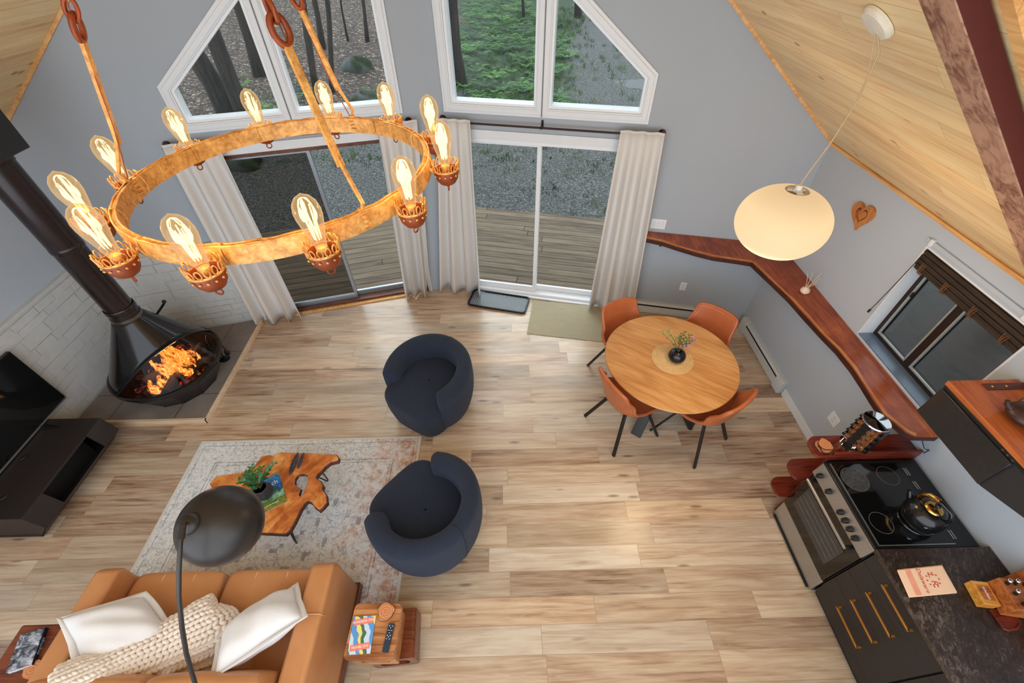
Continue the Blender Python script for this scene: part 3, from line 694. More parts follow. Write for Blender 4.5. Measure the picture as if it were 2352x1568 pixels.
c0 = q[0]+ux*.5+uy*.32
o = MB().prism(rrect(1.0, .64, .01), .0, .01).build('jute_mat', M_jute, bevel=.003); o.location = (c0.x, c0.y, .0005); o.rotation_euler.z = math.atan2(ux.y, ux.x); tag(o, 'pale woven jute mat on the floor in front of the right sliding door', 'mat')
# ------------------------------------------------------------------ patterned rug
s = N('vintage_rug'); c = s.coord(); X, Y, Z_ = s.xyz(c); ax = s.math('ABSOLUTE', X); ay = s.math('ABSOLUTE', Y)
hw, hh = 1.085, .825
n1 = s.noise(c, 14, 5, .75); n2 = s.noise(c, 5, 4, .6); n3 = s.noise(c, 45, 3, .7)
ctr = s.comb(s.math('ABSOLUTE', X), s.math('ABSOLUTE', Y), 0)
vor = s.n('ShaderNodeTexVoronoi', feature='DISTANCE_TO_EDGE'); s.l(ctr, vor.inputs['Vector']); vor.inputs['Scale'].default_value = 13; vor.inputs['Randomness'].default_value = .75
vor2 = s.n('ShaderNodeTexVoronoi'); s.l(ctr, vor2.inputs['Vector']); vor2.inputs['Scale'].default_value = 22
def band(v, c0, w_): return s.math('LESS_THAN', s.math('ABSOLUTE', s.math('SUBTRACT', v, c0)), w_)
def OR(*a):
    r = a[0]
    for b_ in a[1:]: r = s.math('MAXIMUM', r, b_)
    return r
edge = s.math('MINIMUM', s.math('SUBTRACT', hw, ax), s.math('SUBTRACT', hh, ay))
dia = s.math('ADD', s.math('DIVIDE', s.math('SNAP', ax, .035), .62), s.math('DIVIDE', s.math('SNAP', ay, .035), .46))
lines = OR(band(edge, .06, .004), band(edge, .24, .005), band(edge, .27, .003), band(dia, 1.0, .018), band(dia, .93, .01), band(dia, .45, .02))
cells = s.math('LESS_THAN', vor.outputs['Distance'], .03)
petal = s.math('LESS_THAN', s.math('ABSOLUTE', s.math('SUBTRACT', vor2.outputs['Distance'], .33)), .06)
pat = OR(lines, s.math('MULTIPLY', cells, .55), s.math('MULTIPLY', petal, .75))
pat = s.math('MAXIMUM', s.math('MULTIPLY', pat, s.ramp(n1, [(.42, (0, 0, 0)), (.56, (1, 1, 1))])), s.math('MULTIPLY', lines, s.ramp(n1, [(.36, (.2, .2, .2)), (.5, (.85, .85, .85))])))
gnd = s.mix(n2, srgb(218,219,222), srgb(240,238,233))
gnd = s.mix(s.ramp(n3, [(.5, (0, 0, 0)), (.66, (.55, .55, .55))]), gnd, srgb(150,154,160))
rustm = s.math('MULTIPLY', s.ramp(s.math('ADD', s.math('MULTIPLY', X, .8), s.math('MULTIPLY', s.math('SUBTRACT', n2, .5), 1.4)), [(.32, (0, 0, 0)), (.8, (1, 1, 1))]), s.ramp(n1, [(.38, (.15, .15, .15)), (.6, (.85, .85, .85))]))
gnd = s.mix(rustm, gnd, srgb(196,140,104))
colr = s.mix(s.math('MULTIPLY', pat, .72), gnd, s.mix(rustm, srgb(112,118,128), srgb(150,84,62)))
colr = s.mix(s.math('LESS_THAN', edge, .022), colr, srgb(214,210,202))
s.bump(n3, .3, .003); M_rug = s.base(colr, .95)
o = MB().prism(rrect(hw*2, hh*2, .005), .0, .008).build('area_rug', M_rug, bevel=.002)
o.location = (-1.955, 1.505, .0005); tag(o, 'faded cream and grey patterned area rug under the coffee table', 'rug')
# ------------------------------------------------------------------ hearth and fireplace
M_slate = N('slate_tile'); c = M_slate.coord(); a = M_slate.noise(c, 3, 6, .65); b2 = M_slate.noise(c, 14, 5, .7); M_slate.bump(b2, .35, .006)
X, Y, _ = M_slate.xyz(c); gx = M_slate.math('LESS_THAN', M_slate.math('ABSOLUTE', M_slate.math('SUBTRACT', M_slate.math('FRACT', M_slate.math('DIVIDE', X, .66)), .5)), .006); gy = M_slate.math('LESS_THAN', M_slate.math('ABSOLUTE', M_slate.math('SUBTRACT', M_slate.math('FRACT', M_slate.math('DIVIDE', Y, .62)), .5)), .006)
M_slate = M_slate.base(M_slate.mix(M_slate.math('MAXIMUM', gx, gy), M_slate.mix(a, srgb(92,74,64), srgb(156,146,140)), srgb(60,50,44)), .45)
h = thing('hearth', 'dark slate corner hearth with a pale wooden edge under the fireplace', 'hearth', (-3.75, 3.2, 0))
zt_ = .055; q = [(XL+.045, 2.565), (-3.09, 2.565), (-3.105, 4.03), (XL+.045, 3.77)]
MB().prism([(XL+.045, 2.575), (-3.10, 2.575), (-3.115, 4.05), (XL+.045, 3.76)], 0, zt_).build('tile_slab', M_slate, h, world=True, bevel=.002)
M_pale = wood('pale_edge_wood', srgb(222,196,166), srgb(206,176,142), srgb(180,140,104), axis=0, rough=.45)
MB().bb((XL+.045, 2.548, 0), (-3.08, 2.575, zt_+.003)).build('edge_strip', M_pale, h, world=True, bevel=.003)
MB().slab((0, 0, 0), (1, 0, 0), (0, 1, 0), [(-3.10, 2.548), (-3.075, 2.548), (-3.09, 4.05), (-3.115, 4.05)], (), 0, zt_+.003).build('edge_strip', M_pale, h, world=True, bevel=.003)
fx, fy, zh = -3.585, 3.085, zt_+.001
M_enam = plain('black_enamel', srgb(30,27,27), .16, .2, var=.1)
M_flue = plain('dark_flue_enamel', srgb(52,42,41), .22, .4, var=.1)
M_steel = plain('steel_band', srgb(120,112,108), .35, .9)
f = thing('cone_fireplace', 'black enamel freestanding cone fireplace with a fire burning, on the corner hearth', 'fireplace', (fx, fy, zh))
Rr, zr, Rc, zc = .51, .37, .112, 1.03
face = math.radians(-27)
n = 64; vs = []; fs = []
slope = 1.22; t0 = .01
def rad(z): return Rr+(Rc-Rr)*(z-zr)/(zc-zr)
def hood_z(phi):
    ca = math.cos(phi-face)
    if ca*Rr <= t0: return zr
    # z = zr + slope*(rad(z)*ca - t0)
    k = (Rc-Rr)/(zc-zr); z = (zr+slope*((Rr-k*zr)*ca-t0))/(1-slope*k*ca); return max(zr, z)
fl_ = thing('chimney_flue', 'tall dark enamel flue pipe rising from the cone fireplace', 'flue', (fx, fy, zc))
hood = MB().grid(lambda u, v: V((rad(zz := hood_z(2*PI*u)+(zc-hood_z(2*PI*u))*v)*math.cos(2*PI*u), rad(zz)*math.sin(2*PI*u), zz-zh)), 72, 10, closeu=True).build('hood', M_enam, f, smooth=180, solid=.006)
# raised lip round the opening
lip = MB(); pts = []
for i in range(37):
    p = face+(-PI/2*1.0)+PI*i/36; z = hood_z(p); r = rad(z)+.004; pts.append((r*math.cos(p), r*math.sin(p), z-zh))
MB().tube(pts, .009, 8).build('opening_lip', M_enam, f, smooth=180)
MB().grid(lambda u, v: V((rad(zz := zr+.004+(hood_z(face-PI/2+PI*u)-zr-.004)*v)*.985*math.cos(face-PI/2+PI*u), rad(zz)*.985*math.sin(face-PI/2+PI*u), zz-zh)), 48, 8).build('glass_screen', thin_glass('smoked_fire_screen', (.86, .76, .66), .012, .05, .15), f, smooth=180)
# bowl
MB().lathe([(.0, .0), (.365, .0), (.375, .03), (Rr-.01, zr-zh-.07), (Rr+.006, zr-zh-.05), (Rr+.006, zr-zh), (Rr-.02, zr-zh+.004), (Rr-.03, zr-zh-.07), (.30, .10), (0, .09)], 12, capb=False, capt=False).build('fire_bowl', M_enam, f, smooth=20)
MB().lathe([(Rr-.004, zr-zh-.02), (Rr+.012, zr-zh-.018), (Rr+.012, zr-zh+.008), (Rr-.004, zr-zh+.01)], 72, capb=False, capt=False).build('rim', M_enam, f, smooth=40)
MB().lathe([(.119, zc-zh-.02), (.128, zc-zh-.02), (.128, zc-zh+.012), (.119, zc-zh+.012)], 48, capb=False, capt=False).build('collar', M_steel, f, smooth=40)
# damper handle
MB().tube([(-.02, .28, .72), (.02, .34, .76), (.06, .36, .80)], .012, 8).ball((.07, .365, .82), .02).build('damper_handle', M_black, f, smooth=60)
# logs, embers, flames
M_log = wood('charred_log', srgb(60,44,36), srgb(36,26,22), srgb(12,9,8), axis=0, rough=.95)
ca, sa = math.cos(face), math.sin(face)
def L2(t, s_, z): return V((t*ca-s_*sa, t*sa+s_*ca, z))
for i, (t1, s1, t2, s2, z, r) in enumerate(((.10, -.36, .24, .30, .20, .045), (.30, -.25, .02, .28, .25, .04), (-.06, -.25, .12, .33, .22, .05), (.26, .05, .05, .34, .27, .032))):
    MB().tube([L2(t1, s1, z), L2((t1+t2)/2, (s1+s2)/2, z+.02), L2(t2, s2, z)], [r, r*1.1, r*.9], 10).build('log', M_log, f, smooth=60)
s = N('glowing_embers'); e = s.n('ShaderNodeEmission'); nz = s.noise(s.coord(), 26, 4, .7)
s.l(s.ramp(nz, [(.54, (.008, .005, .004)), (.62, (.35, .02, .01)), (.74, (1, .22, .06))]), e.inputs[0]); e.inputs[1].default_value = .5; s.l(e.outputs[0], s.out.inputs[0])
random.seed(4); b = MB()
for _ in range(95):
    a = random.uniform(0, 6.28); r = .36*math.sqrt(random.random()); k = random.uniform(.02, .045)
    b.ball((r*math.cos(a), r*math.sin(a), .16+random.uniform(0, .05)), (k, k*.8, k*.6), 6, 4)
o = b.build('ember_bed', s.m, f, smooth=180); o['kind'] = 'stuff'
s = N('flame'); e = s.n('ShaderNodeEmission'); tr = s.n('ShaderNodeBsdfTransparent'); mx = s.n('ShaderNodeMixShader')
gz_ = s.xyz(s.coord('Generated'))[2]; oc = s.coord()
lw = s.n('ShaderNodeLayerWeight'); lw.inputs[0].default_value = .4; core = s.math('SUBTRACT', 1.0, lw.outputs['Facing'])
nz = s.noise(s.mapping(oc, (22, 22, 7)), 1, 4, .6, 1.8)
heat = s.math('ADD', s.math('MULTIPLY', core, .55), s.math('MULTIPLY', s.math('SUBTRACT', nz, .5), 2.4))
heat = s.math('SUBTRACT', heat, s.math('MULTIPLY', gz_, .18))
s.l(s.ramp(heat, [(.2, (.8, .10, .01)), (.45, (1, .30, .04)), (.7, (1, .58, .15)), (.95, (1, .88, .5))]), e.inputs[0]); e.inputs[1].default_value = .6
s.l(s.ramp(heat, [(.20, (0, 0, 0)), (.50, (.9, .9, .9))]), mx.inputs[0]); s.l(tr.outputs[0], mx.inputs[1]); s.l(e.outputs[0], mx.inputs[2]); s.l(mx.outputs[0], s.out.inputs[0])
random.seed(9)
for i, (t_, s_, hh_, ww) in enumerate(((.20, -.27, .20, .055), (.20, -.17, .17, .06), (.15, -.08, .36, .075), (.17, .01, .48, .085), (.13, .08, .52, .08), (.21, .12, .34, .07), (.16, .19, .24, .055), (.26, .02, .20, .06), (.10, .00, .40, .07))):
    ph = random.uniform(0, 6); pts = []; rs = []
    for k in range(14):
        v = k/13; pts.append(L2(t_+.03*math.sin(v*4+ph)*v, s_+.04*math.sin(v*4.5+ph+1)*v-.04*v, .215+hh_*v)); rs.append(ww*((1-v)**.75)*min(1, .35+v*4)*(1+.12*math.sin(v*14+ph))+.0008)
    MB().tube(pts, rs, 14).build('flame', s.m, f, smooth=180)
ld = bpy.data.lights.new('fire_glow', 'POINT'); ld.energy = 9; ld.color = (1, .45, .14); ld.shadow_soft_size = .12
lo = bpy.data.objects.new('fire_glow', ld); C.objects.link(lo); lo.location = (.14, -.02, .42); lo.parent = f
# flue in three lengths
for i, (a, b2, rr) in enumerate(((zc, 1.14, .119), (1.12, 1.80, .113), (1.78, 2.50, .117))):
    MB().lathe([(rr, a-zc+.0), (rr, b2-zc)], 48).build('pipe_section', M_flue, fl_, smooth=40)
    MB().lathe([(rr+.003, b2-zc-.05), (rr+.006, b2-zc-.045), (rr+.006, b2-zc-.008), (rr+.002, b2-zc)], 48).build('joint_ring', M_flue, fl_, smooth=40)
zb_ = 2.50
bx = thing('chimney_support_box', 'square matt black ceiling support box around the top of the flue', 'chimney box', (fx, fy, zb_))
hb = .165; tops = [(fx-hb, fy-hb), (fx+hb, fy-hb), (fx+hb, fy+hb), (fx-hb, fy+hb)]
MB().add([V((x, y, zb_)) for x, y in tops]+[V((x, y, zroof(x)-.002)) for x, y in tops], [(0, 3, 2, 1), (4, 5, 6, 7), (0, 1, 5, 4), (1, 2, 6, 5), (2, 3, 7, 6), (3, 0, 4, 7)]).build('box', M_blackm, bx, world=True)
# fire tools beside the fireplace
tt = thing('fire_tool_stand', 'small black fire tool stand on the hearth right of the fireplace', 'fire tools', P(517, 826, zh))
b0 = P(517, 824, zh)
MB().lathe([(.0, 0), (.055, 0), (.055, .012), (.02, .022), (0, .022)], 20, c=b0).build('base', M_black, tt, world=True, smooth=40)
p1 = P(462, 752, .42)
MB().tube([b0, b0+V((0, 0, .40))], .007, 8).build('post', M_black, tt, world=True, smooth=60)
for i, a in enumerate((.6, 2.6, 4.4)):
    d = V((math.cos(a), math.sin(a), 0))*.05
    MB().tube([b0+d*.4+V((0, 0, .40)), b0+d+V((0, 0, .36)), b0+d*1.1+V((0, 0, .10))], .006, 8).ball(b0+d*1.1+V((0, 0, .075)), (.026, .026, .04), 10, 8).build('tool', M_black, tt, world=True, smooth=60)
# ------------------------------------------------------------------ television and console
tv = thing('television', 'large flat black television standing against the left wall stonework', 'television', (XL+.14, 2.1, .37))
xt = XL+.115
MB().bb((XL+.08, 1.38, .365), (xt, 2.64, 1.02)).build('body', plain('tv_plastic', srgb(20,20,21), .4), tv, world=True, bevel=.004)
MB().bb((xt-.001, 1.395, .385), (xt+.003, 2.625, 1.006)).build('screen', plain('tv_screen', srgb(20,21,22), .06, 0, .8, var=.01), tv, world=True)
MB().bb((xt, 1.38, .362), (xt+.006, 2.64, .376)).build('lower_bezel', plain('silver_bezel', srgb(190,190,190), .3, .8), tv, world=True)
for yy in (1.62, 2.3): MB().add([(XL+.30, yy, .352), (XL+.05, yy+.06, .352), (XL+.05, yy-.06, .352), (XL+.10, yy, .37)], [(0, 1, 3), (0, 3, 2), (0, 2, 1), (1, 2, 3)]).build('foot', M_black, tv, world=True)
zc_ = .35
cx0, cx1 = XL+.06, -3.855
cn = thing('media_console', 'long low black media console with a slanted front and open shelf, under the television', 'console', ((cx0+cx1)/2, 1.93, 0))
y0_, y1_ = 1.445, 2.395
M_cons = plain('dark_console', srgb(40,32,31), .45)
# profile in x,z ; front slants outwards towards the middle then back to the floor
xf = -3.80
MB().bb((cx0, y0_, zc_-.02), (cx1, y1_, zc_)).build('top', M_cons, cn, world=True, bevel=.002)
for a, b2 in ((y0_, y0_+.02), (y1_-.02, y1_)):
    MB().add([(x, y, z) for y in (a, b2) for x, z in ((cx0, .0), (-3.95, .0), (xf, .16), (cx1, zc_-.02), (cx0, zc_-.02))], [(0, 1, 2, 3, 4), (9, 8, 7, 6, 5), (0, 5, 6, 1), (1, 6, 7, 2), (2, 7, 8, 3), (3, 8, 9, 4), (4, 9, 5, 0)]).build('side_panel', M_cons, cn, world=True)
def fp(y, s_):  # on the slanted front, s_=0 top edge, 1 nose
    return (cx1+(xf-cx1)*s_+.001, y, zc_-.0+(.16-zc_)*s_)
b = MB()
yo0, yo1 = 1.66, 2.20
for ya_, yb_ in ((y0_, yo0), (yo1, y1_)): MB().add([fp(ya_, 0), fp(yb_, 0), fp(yb_, 1), fp(ya_, 1)], [(0, 1, 2, 3)]).build('front_panel', M_cons, cn, world=True, solid=.012)
MB().bb((cx0, y0_, .0), (-3.95, y1_, .03)).add([(-3.95, y0_, 0), (-3.95, y1_, 0), (xf, y1_, .16), (xf, y0_, .16)], [(0, 1, 2, 3)]).build('under_panel', M_cons, cn, world=True, solid=.01)
MB().bb((cx0+.01, yo0-.02, .03), (cx1-.12, yo1+.02, zc_-.02)).build('shelf_back', M_blackm, cn, world=True)
for i, (x, y) in enumerate(((52, 1052), (8, 1142))):
    p = P(x, y, zc_+.006)
    o = MB().ball((0, 0, 0), (.035, .016, .009), 14, 8).build('game_remote', M_black, smooth=180); o.location = p; o.rotation_euler.z = .9
    tag(o, ('small glossy black remote on the console under the middle of the television', 'small glossy black remote on the console at the left photo edge')[i], 'remote')
# ------------------------------------------------------------------ barrel swivel chairs
s = N('black_boucle'); c = s.coord(); n1 = s.noise(c, 260, 3, .8); n2 = s.noise(c, 70, 3, .6); s.bump(s.math('ADD', n1, n2), .7, .004)
s.b.inputs['Sheen Weight'].default_value = .10; s.b.inputs['Sheen Tint'].default_value = (.5, .6, .8, 1)
M_bou = s.base(s.ramp(n1, [(.35, srgb(14,17,26)), (.65, srgb(40,48,68))]), .95)
def barrel(label, loc, rz):
    t = thing('barrel_armchair', label, 'armchair', loc, rz, 'black barrel armchairs')
    A0, A1 = math.radians(-90-128), math.radians(-90+128)
    def sect(a, k):   # closed section in (r, z): k scales it near the arm ends
        th = abs((a-math.radians(-90))/math.radians(128)); H = .70-.10*th**2.0; T = .125+.03*th
        ro = lambda z: .345+.095*math.sin(min(1, max(0, z/.42))*PI/2)-.015*max(0, (z-.5)/.2)
        zl = [.045, .12, .22, .34, .46, .56, H-.06]; out = [(ro(z), z) for z in zl]
        rm = ro(H)-T/2
        for j in range(1, 8): an = PI*j/8; out.append((rm+T/2*math.cos(an)+.0, H-.06+.06*math.sin(an)))
        for z in (H-.06, .56, .46, .38, .30, .2): out.append((ro(H)-T-.01*(.6-z), z))
        cr = sum(p[0] for p in out)/len(out); cz = sum(p[1] for p in out)/len(out)
        return [(cr+(r-cr)*k[0], cz+(z-cz)*k[1]) for r, z in out]
    nu = 48
    ends = [(.30, .86), (.62, .95), (.85, .985), (.97, 1)]
    vs = []; m_ = len(sect(0, (1, 1)))
    for i in range(nu):
        u = i/(nu-1); j = min(i, nu-1-i); k = ends[j] if j < 4 else (1, 1)
        off = (0, .018, .045, .08)[j] if j < 4 else .11
        # bunch the end sections for a full rounded end
        if i < 5: a = A0+off*1.1
        elif i > nu-6: a = A1-off*1.1
        else: a = A0+.14+(A1-A0-.28)*(i-5)/(nu-11)
        for r, z in sect(a, k): vs.append(V((r*math.cos(a), r*math.sin(a), z)))
    fs = [(i*m_+j, i*m_+(j+1) % m_, (i+1)*m_+(j+1) % m_, (i+1)*m_+j) for i in range(nu-1) for j in range(m_)]
    fs += [tuple(range(m_)), tuple(reversed(range((nu-1)*m_, nu*m_)))]
    MB().add(vs, fs).build('back_and_arms', M_bou, t, smooth=180, sub=1)
    # seat: rounded D shape reaching to the front
    def seat(u, v):
        a = 2*PI*u; sn, cs_ = math.sin(a), math.cos(a); r = .335
        if sn > 0: e = .45; r = 1/((abs(cs_)/.335)**4.2+(abs(sn)/.415)**4.2)**(1/4.2)
        zz = [.05, .22, .38, .425, .445, .455, .455][int(round(v*6))]; kk = [.90, .98, 1.0, .985, .93, .6, .02][int(round(v*6))]
        x = r*math.cos(a)*kk; y = r*math.sin(a)*kk
        return V((x, y, zz-.02*(kk < .5)))
    MB().grid(seat, 48, 7, closeu=True).build('seat', M_bou, t, smooth=180, sub=1)
    MB().lathe([(.30, 0), (.30, .045), (.0, .05)], 40).build('swivel_base', M_blackm, t, smooth=40)
    # piped seam down the middle of the outside back
    a = math.radians(-90); pts = [V((r*math.cos(a), r*math.sin(a), z)) for r, z in sect(a, (1.004, 1.002))[:13]]
    MB().tube(pts, .0025, 6).build('back_seam', M_blackm, t, smooth=60)
    return t
barrel('black boucle barrel armchair nearer the sliding doors, facing the coffee table', (-.775, 2.70, 0), math.radians(-122-90))
barrel('black boucle barrel armchair partly on the rug, turned towards the fireplace', (-.655, 1.40, 0.009), math.radians(139-90))
# ------------------------------------------------------------------ dining set
s = N('round_table_wood'); c = s.coord()
v = s.mapping(c, (2.2, 26, 10), (0, 0, .62)); g = s.noise(v, 1, 6, .6, 1.3); g2 = s.noise(s.mapping(c, (1.2, 5, 1), (0, 0, .62)), 1, 3, .5, 1.5)
M_tab = s.base(s.ramp(s.math('ADD', s.math('MULTIPLY', g, .5), s.math('MULTIPLY', g2, .5)), [(.32, srgb(166,110,60)), (.46, srgb(196,138,80)), (.56, srgb(210,154,94)), (.7, srgb(222,172,114))]), .3)
tc = V((1.513, 2.622, 0))
t = thing('dining_table', 'round wooden dining table with black crossed legs', 'table', tc)
MB().lathe([(0, .722), (.585, .722), (.598, .730), (.602, .742), (.598, .750), (0, .750)], 96, capb=False, capt=False).build('tabletop', M_tab, t, smooth=40)
M_leg = plain('dark_brown_metal', srgb(40,34,30), .4, .3)
for k in range(4):
    a = math.radians(45+90*k+8); d = V((math.cos(a), math.sin(a), 0)); w_ = .04
    MB().bar(d*.42, d*-.10+V((0, 0, .72)), .10, .035, upv=d).build('leg', M_leg, t, bevel=.003)
MB().lathe([(.0, .705), (.22, .705), (.22, .722), (0, .722)], 32).build('top_plate', M_leg, t)
M_lea = plain('cognac_leather', srgb(180,98,56), .34, var=.10, scale=7)
M_pipe = plain('leather_piping', srgb(150,70,36), .4)
def interp(tb, v):
    for i in range(len(tb)-1):
        if v <= tb[i+1][0]:
            f_ = (v-tb[i][0])/(tb[i+1][0]-tb[i][0]); f_ = f_*f_*(3-2*f_)*.35+f_*.65; return [tb[i][k]+(tb[i+1][k]-tb[i][k])*f_ for k in range(1, len(tb[i]))]
    return list(tb[-1][1:])
TB = [(0, .245, .425, .200, .000, .0), (.08, .235, .455, .222, .004, .0), (.25, .14, .458, .235, .02, .0), (.42, .0, .448, .245, .05, .0), (.54, -.11, .452, .248, .095, .01), (.63, -.18, .480, .245, .12, .04), (.71, -.215, .54, .238, .10, .075), (.80, -.238, .62, .228, .05, .085), (.90, -.262, .735, .218, .006, .050), (.97, -.280, .825, .210, -.006, .035), (1, -.284, .85, .196, -.016, .028)]
def chair(label, loc, rz):
    t = thing('dining_chair', label, 'chair', loc, rz, 'cognac leather dining chairs')
    def fn(u, v):
        y, z, w_, side, wing = interp(TB, v); q = 2*u-1
        return V((w_*q*(1-.06*abs(q)**6), y+wing*abs(q)**2.2, z+side*abs(q)**2.4))
    MB().grid(fn, 17, 30).build('seat_shell', M_lea, t, smooth=180, solid=.032, sub=1)
    rim = [fn(0, v/29) for v in range(30)]+[fn(u/16, 1) for u in range(1, 16)]+[fn(1, v/29) for v in range(29, -1, -1)]
    MB().tube(rim, .0175, 8).build('edge_piping', M_lea, t, smooth=180)
    for sx in (-1, 1):
        for sy, yy in ((1, .265), (-1, -.255)):
            MB().bar((sx*.255, yy, 0), (sx*.12, yy*.45, .425), .020, .032, upv=(1, 0, 0)).build('leg', M_leg, t, bevel=.003)
    MB().bb((-.13, -.12, .415), (.13, .13, .437)).build('under_frame', M_leg, t, bevel=.004)
    return t
chair('cognac leather dining chair nearest the armchairs, front left of the round table', (1.125, 2.40, 0), math.radians(24-90))
chair('cognac leather dining chair nearest the stove, front right of the round table', (1.785, 2.275, 0), math.radians(126-90))
chair('cognac leather dining chair behind the round table beside the jute mat', (1.255, 3.085, 0), math.radians(-67-90))
chair('cognac leather dining chair in the corner behind the round table', (1.95, 2.99, 0), math.radians(-135-90))
# placemat: braided rope spiral
M_rattan = plain('woven_seagrass', srgb(222,184,130), .85, var=.12, scale=60, bump=.4)
b = MB(); pts = []
b.lathe([(0, 0), (.186, 0), (.186, .004), (0, .004)], 64)
for k in range(12):
    r = .012+k*.0155; n = max(10, int(2*PI*r/.011))
    for i in range(n):
        a = 2*PI*i/n+k*.3; M = Matrix.Translation((r*math.cos(a), r*math.sin(a), .005)) @ Matrix.Rotation(a+PI/2+.5, 4, 'Z')
        b.ball(None, (.0085, .0045, .0035), 5, 4, M=M)
o = b.build('placemat', M_rattan, smooth=180); o.location = (1.525, 2.622, .751); tag(o, 'round braided straw placemat in the middle of the dining table', 'placemat')
M_vase = plain('glossy_black_ceramic', srgb(16,17,24), .14)
vs_ = thing('flower_vase', 'round black vase on the straw placemat', 'vase', (1.545, 2.60, .760))
MB().lathe([(0, 0), (.035, 0), (.06, .018), (.076, .048), (.078, .068), (.066, .100), (.040, .122), (.026, .128), (.024, .122), (.036, .112), (.0, .10)], 40, capb=False, capt=False).build('body', M_vase, vs_, smooth=180)
M_lf = plain('leaf_green', srgb(70,100,52), .5, var=.3, scale=9)
M_lf2 = plain('pale_leaf', srgb(116,138,76), .5, var=.25, scale=9)
M_stem = plain('stem', srgb(70,64,40), .7)
def leaf(b, p, d, up_, L, w_):
    d = V(d).normalized(); s_ = d.cross(V(up_)).normalized(); n_ = s_.cross(d)
    b.add([p, p+d*L*.3+s_*w_*.5+n_*L*.05, p+d*L*.7+s_*w_*.4+n_*L*.04, p+d*L, p+d*L*.7-s_*w_*.4+n_*L*.04, p+d*L*.3-s_*w_*.5+n_*L*.05, p+d*L*.5], [(0, 1, 6), (1, 2, 6), (2, 3, 6), (3, 4, 6), (4, 5, 6), (5, 0, 6)])
def spray(parent, o_, tips, mats, rnd, L=.035, nleaf=8, stem=.0025):
    random.seed(rnd)
    for tip, m in zip(tips, mats):
        tip = V(tip); o_ = V(o_); mid = (o_+tip)/2+V((0, 0, .03))
        pts = [o_*(1-u)**2+mid*2*u*(1-u)+tip*u*u for u in [i/8 for i in range(9)]]
        st = MB().tube(pts, [stem*(1-.07*i) for i in range(9)], 6).build('stem', M_stem, parent, smooth=60)
        b = MB()
        for i in range(nleaf):
            u = .3+.7*i/(nleaf-1); k = min(7, int(u*8)); p = pts[k].lerp(pts[k+1], u*8-k); dd = (pts[k+1]-pts[k]).normalized()
            sd_ = dd.cross(V((0, 0, 1))).normalized()*(1 if i % 2 else -1)
            leaf(b, p, dd*.5+sd_*random.uniform(.6, 1)+V((0, 0, random.uniform(0, .6))), V((0, 0, 1)), L*random.uniform(.8, 1.2), L*.55)
        b.build('leaves', m, st)
spray(vs_, (0, 0, .11), [(-.15, .10, .25), (-.10, .12, .27), (.08, .06, .26), (.03, .10, .25), (.10, .02, .24), (-.02, .05, .24)], [M_lf2, M_lf2, M_lf, M_lf, M_lf, M_lf], 3, .034, 8)
M_pet = plain('lilac_petals', srgb(186,140,200), .6, var=.15, scale=40)
for i, (x, y, z) in enumerate(((.035, .00, .18), (.065, -.005, .17), (.085, .015, .20), (.055, .02, .165), (.105, .05, .245), (.12, .03, .22))):
    b = MB()
    for k in range(12):
        a = k*PI/6; leaf(b, V((x, y, z)), (math.cos(a), math.sin(a), .3), (0, 0, 1), .018, .008)
    fl0 = b.ball((x, y, z+.004), .005, 6, 4).build('flower', M_pet, vs_)
# ------------------------------------------------------------------ coffee table
ct = [(482,1108),(497,1092),(520,1089),(548,1086),(566,1080),(585,1068),(592,1060),(600,1048),(618,1044),(628,1046),(636,1040),(645,1038),(700,1040),(772,1043),(777,1050),(775,1056),(758,1060),(745,1070),(736,1080),(727,1088),(724,1097),(735,1104),(741,1114),(738,1122),(748,1135),(750,1152),(741,1163),(733,1170),(722,1162),(716,1152),(706,1148),(700,1152),(690,1166),(676,1195),(664,1216),(655,1224),(590,1221),(560,1205),(530,1170),(500,1140)]
zt = .43
o2 = [P(x, y, zt) for x, y in ct]; c0 = V((-1.95, 1.6, 0))
hole = [P(x, y, zt) for x, y in ((676,1098),(683,1087),(696,1086),(706,1090),(707,1103),(703,1117),(697,1130),(688,1141),(685,1134),(690,1120),(684,1116),(676,1112))]
t = thing('coffee_table', 'live edge slab coffee table on black hairpin legs, standing on the rug', 'coffee table', c0+V((0, 0, .009)))
s = N('polished_live_edge'); c = s.coord(); g = s.noise(s.mapping(c, (3, 3, 3)), 1.1, 6, .6, 1.6); g2 = s.noise(s.mapping(c, (7, 2.5, 6), (0, 0, .5)), 1, 5, .6, 1.2)
M_live = s.base(s.ramp(s.math('ADD', s.math('MULTIPLY', g, .6), s.math('MULTIPLY', g2, .4)), [(.30, srgb(100,46,20)), (.42, srgb(174,92,42)), (.52, srgb(208,130,66)), (.64, srgb(232,176,108))]), .22)
M_barke = wood('dark_live_edge', srgb(92,52,36), srgb(58,32,26), axis=2, rough=.6)
MB().slab((0, 0, 0), (1, 0, 0), (0, 1, 0), [(p.x, p.y) for p in o2], [[(p.x, p.y) for p in hole]], zt-.045, zt).build('slab_top', M_live, t, world=True, bevel=.006)
ro = ring([(p.x, p.y) for p in o2], .006)
MB().slab((0, 0, 0), (1, 0, 0), (0, 1, 0), ro, [[(p.x, p.y) for p in hole]], zt-.055, zt-.014).build('bark_edge', M_barke, t, world=True, bevel=.004)
for cx_, cy_, wx, wy in ((675, 1065, .028, .11), (691, 1058, .018, .08)):
    p = P(cx_, cy_, zt); MB().ball((p.x, p.y, zt-.001), (wx, wy, .004), 16, 6).build('resin_fissure', plain('dark_resin', srgb(62,58,66), .2, var=.5, scale=40), t, world=True, smooth=180)
M_hair = plain('black_hairpin', srgb(18,18,18), .4, .4)
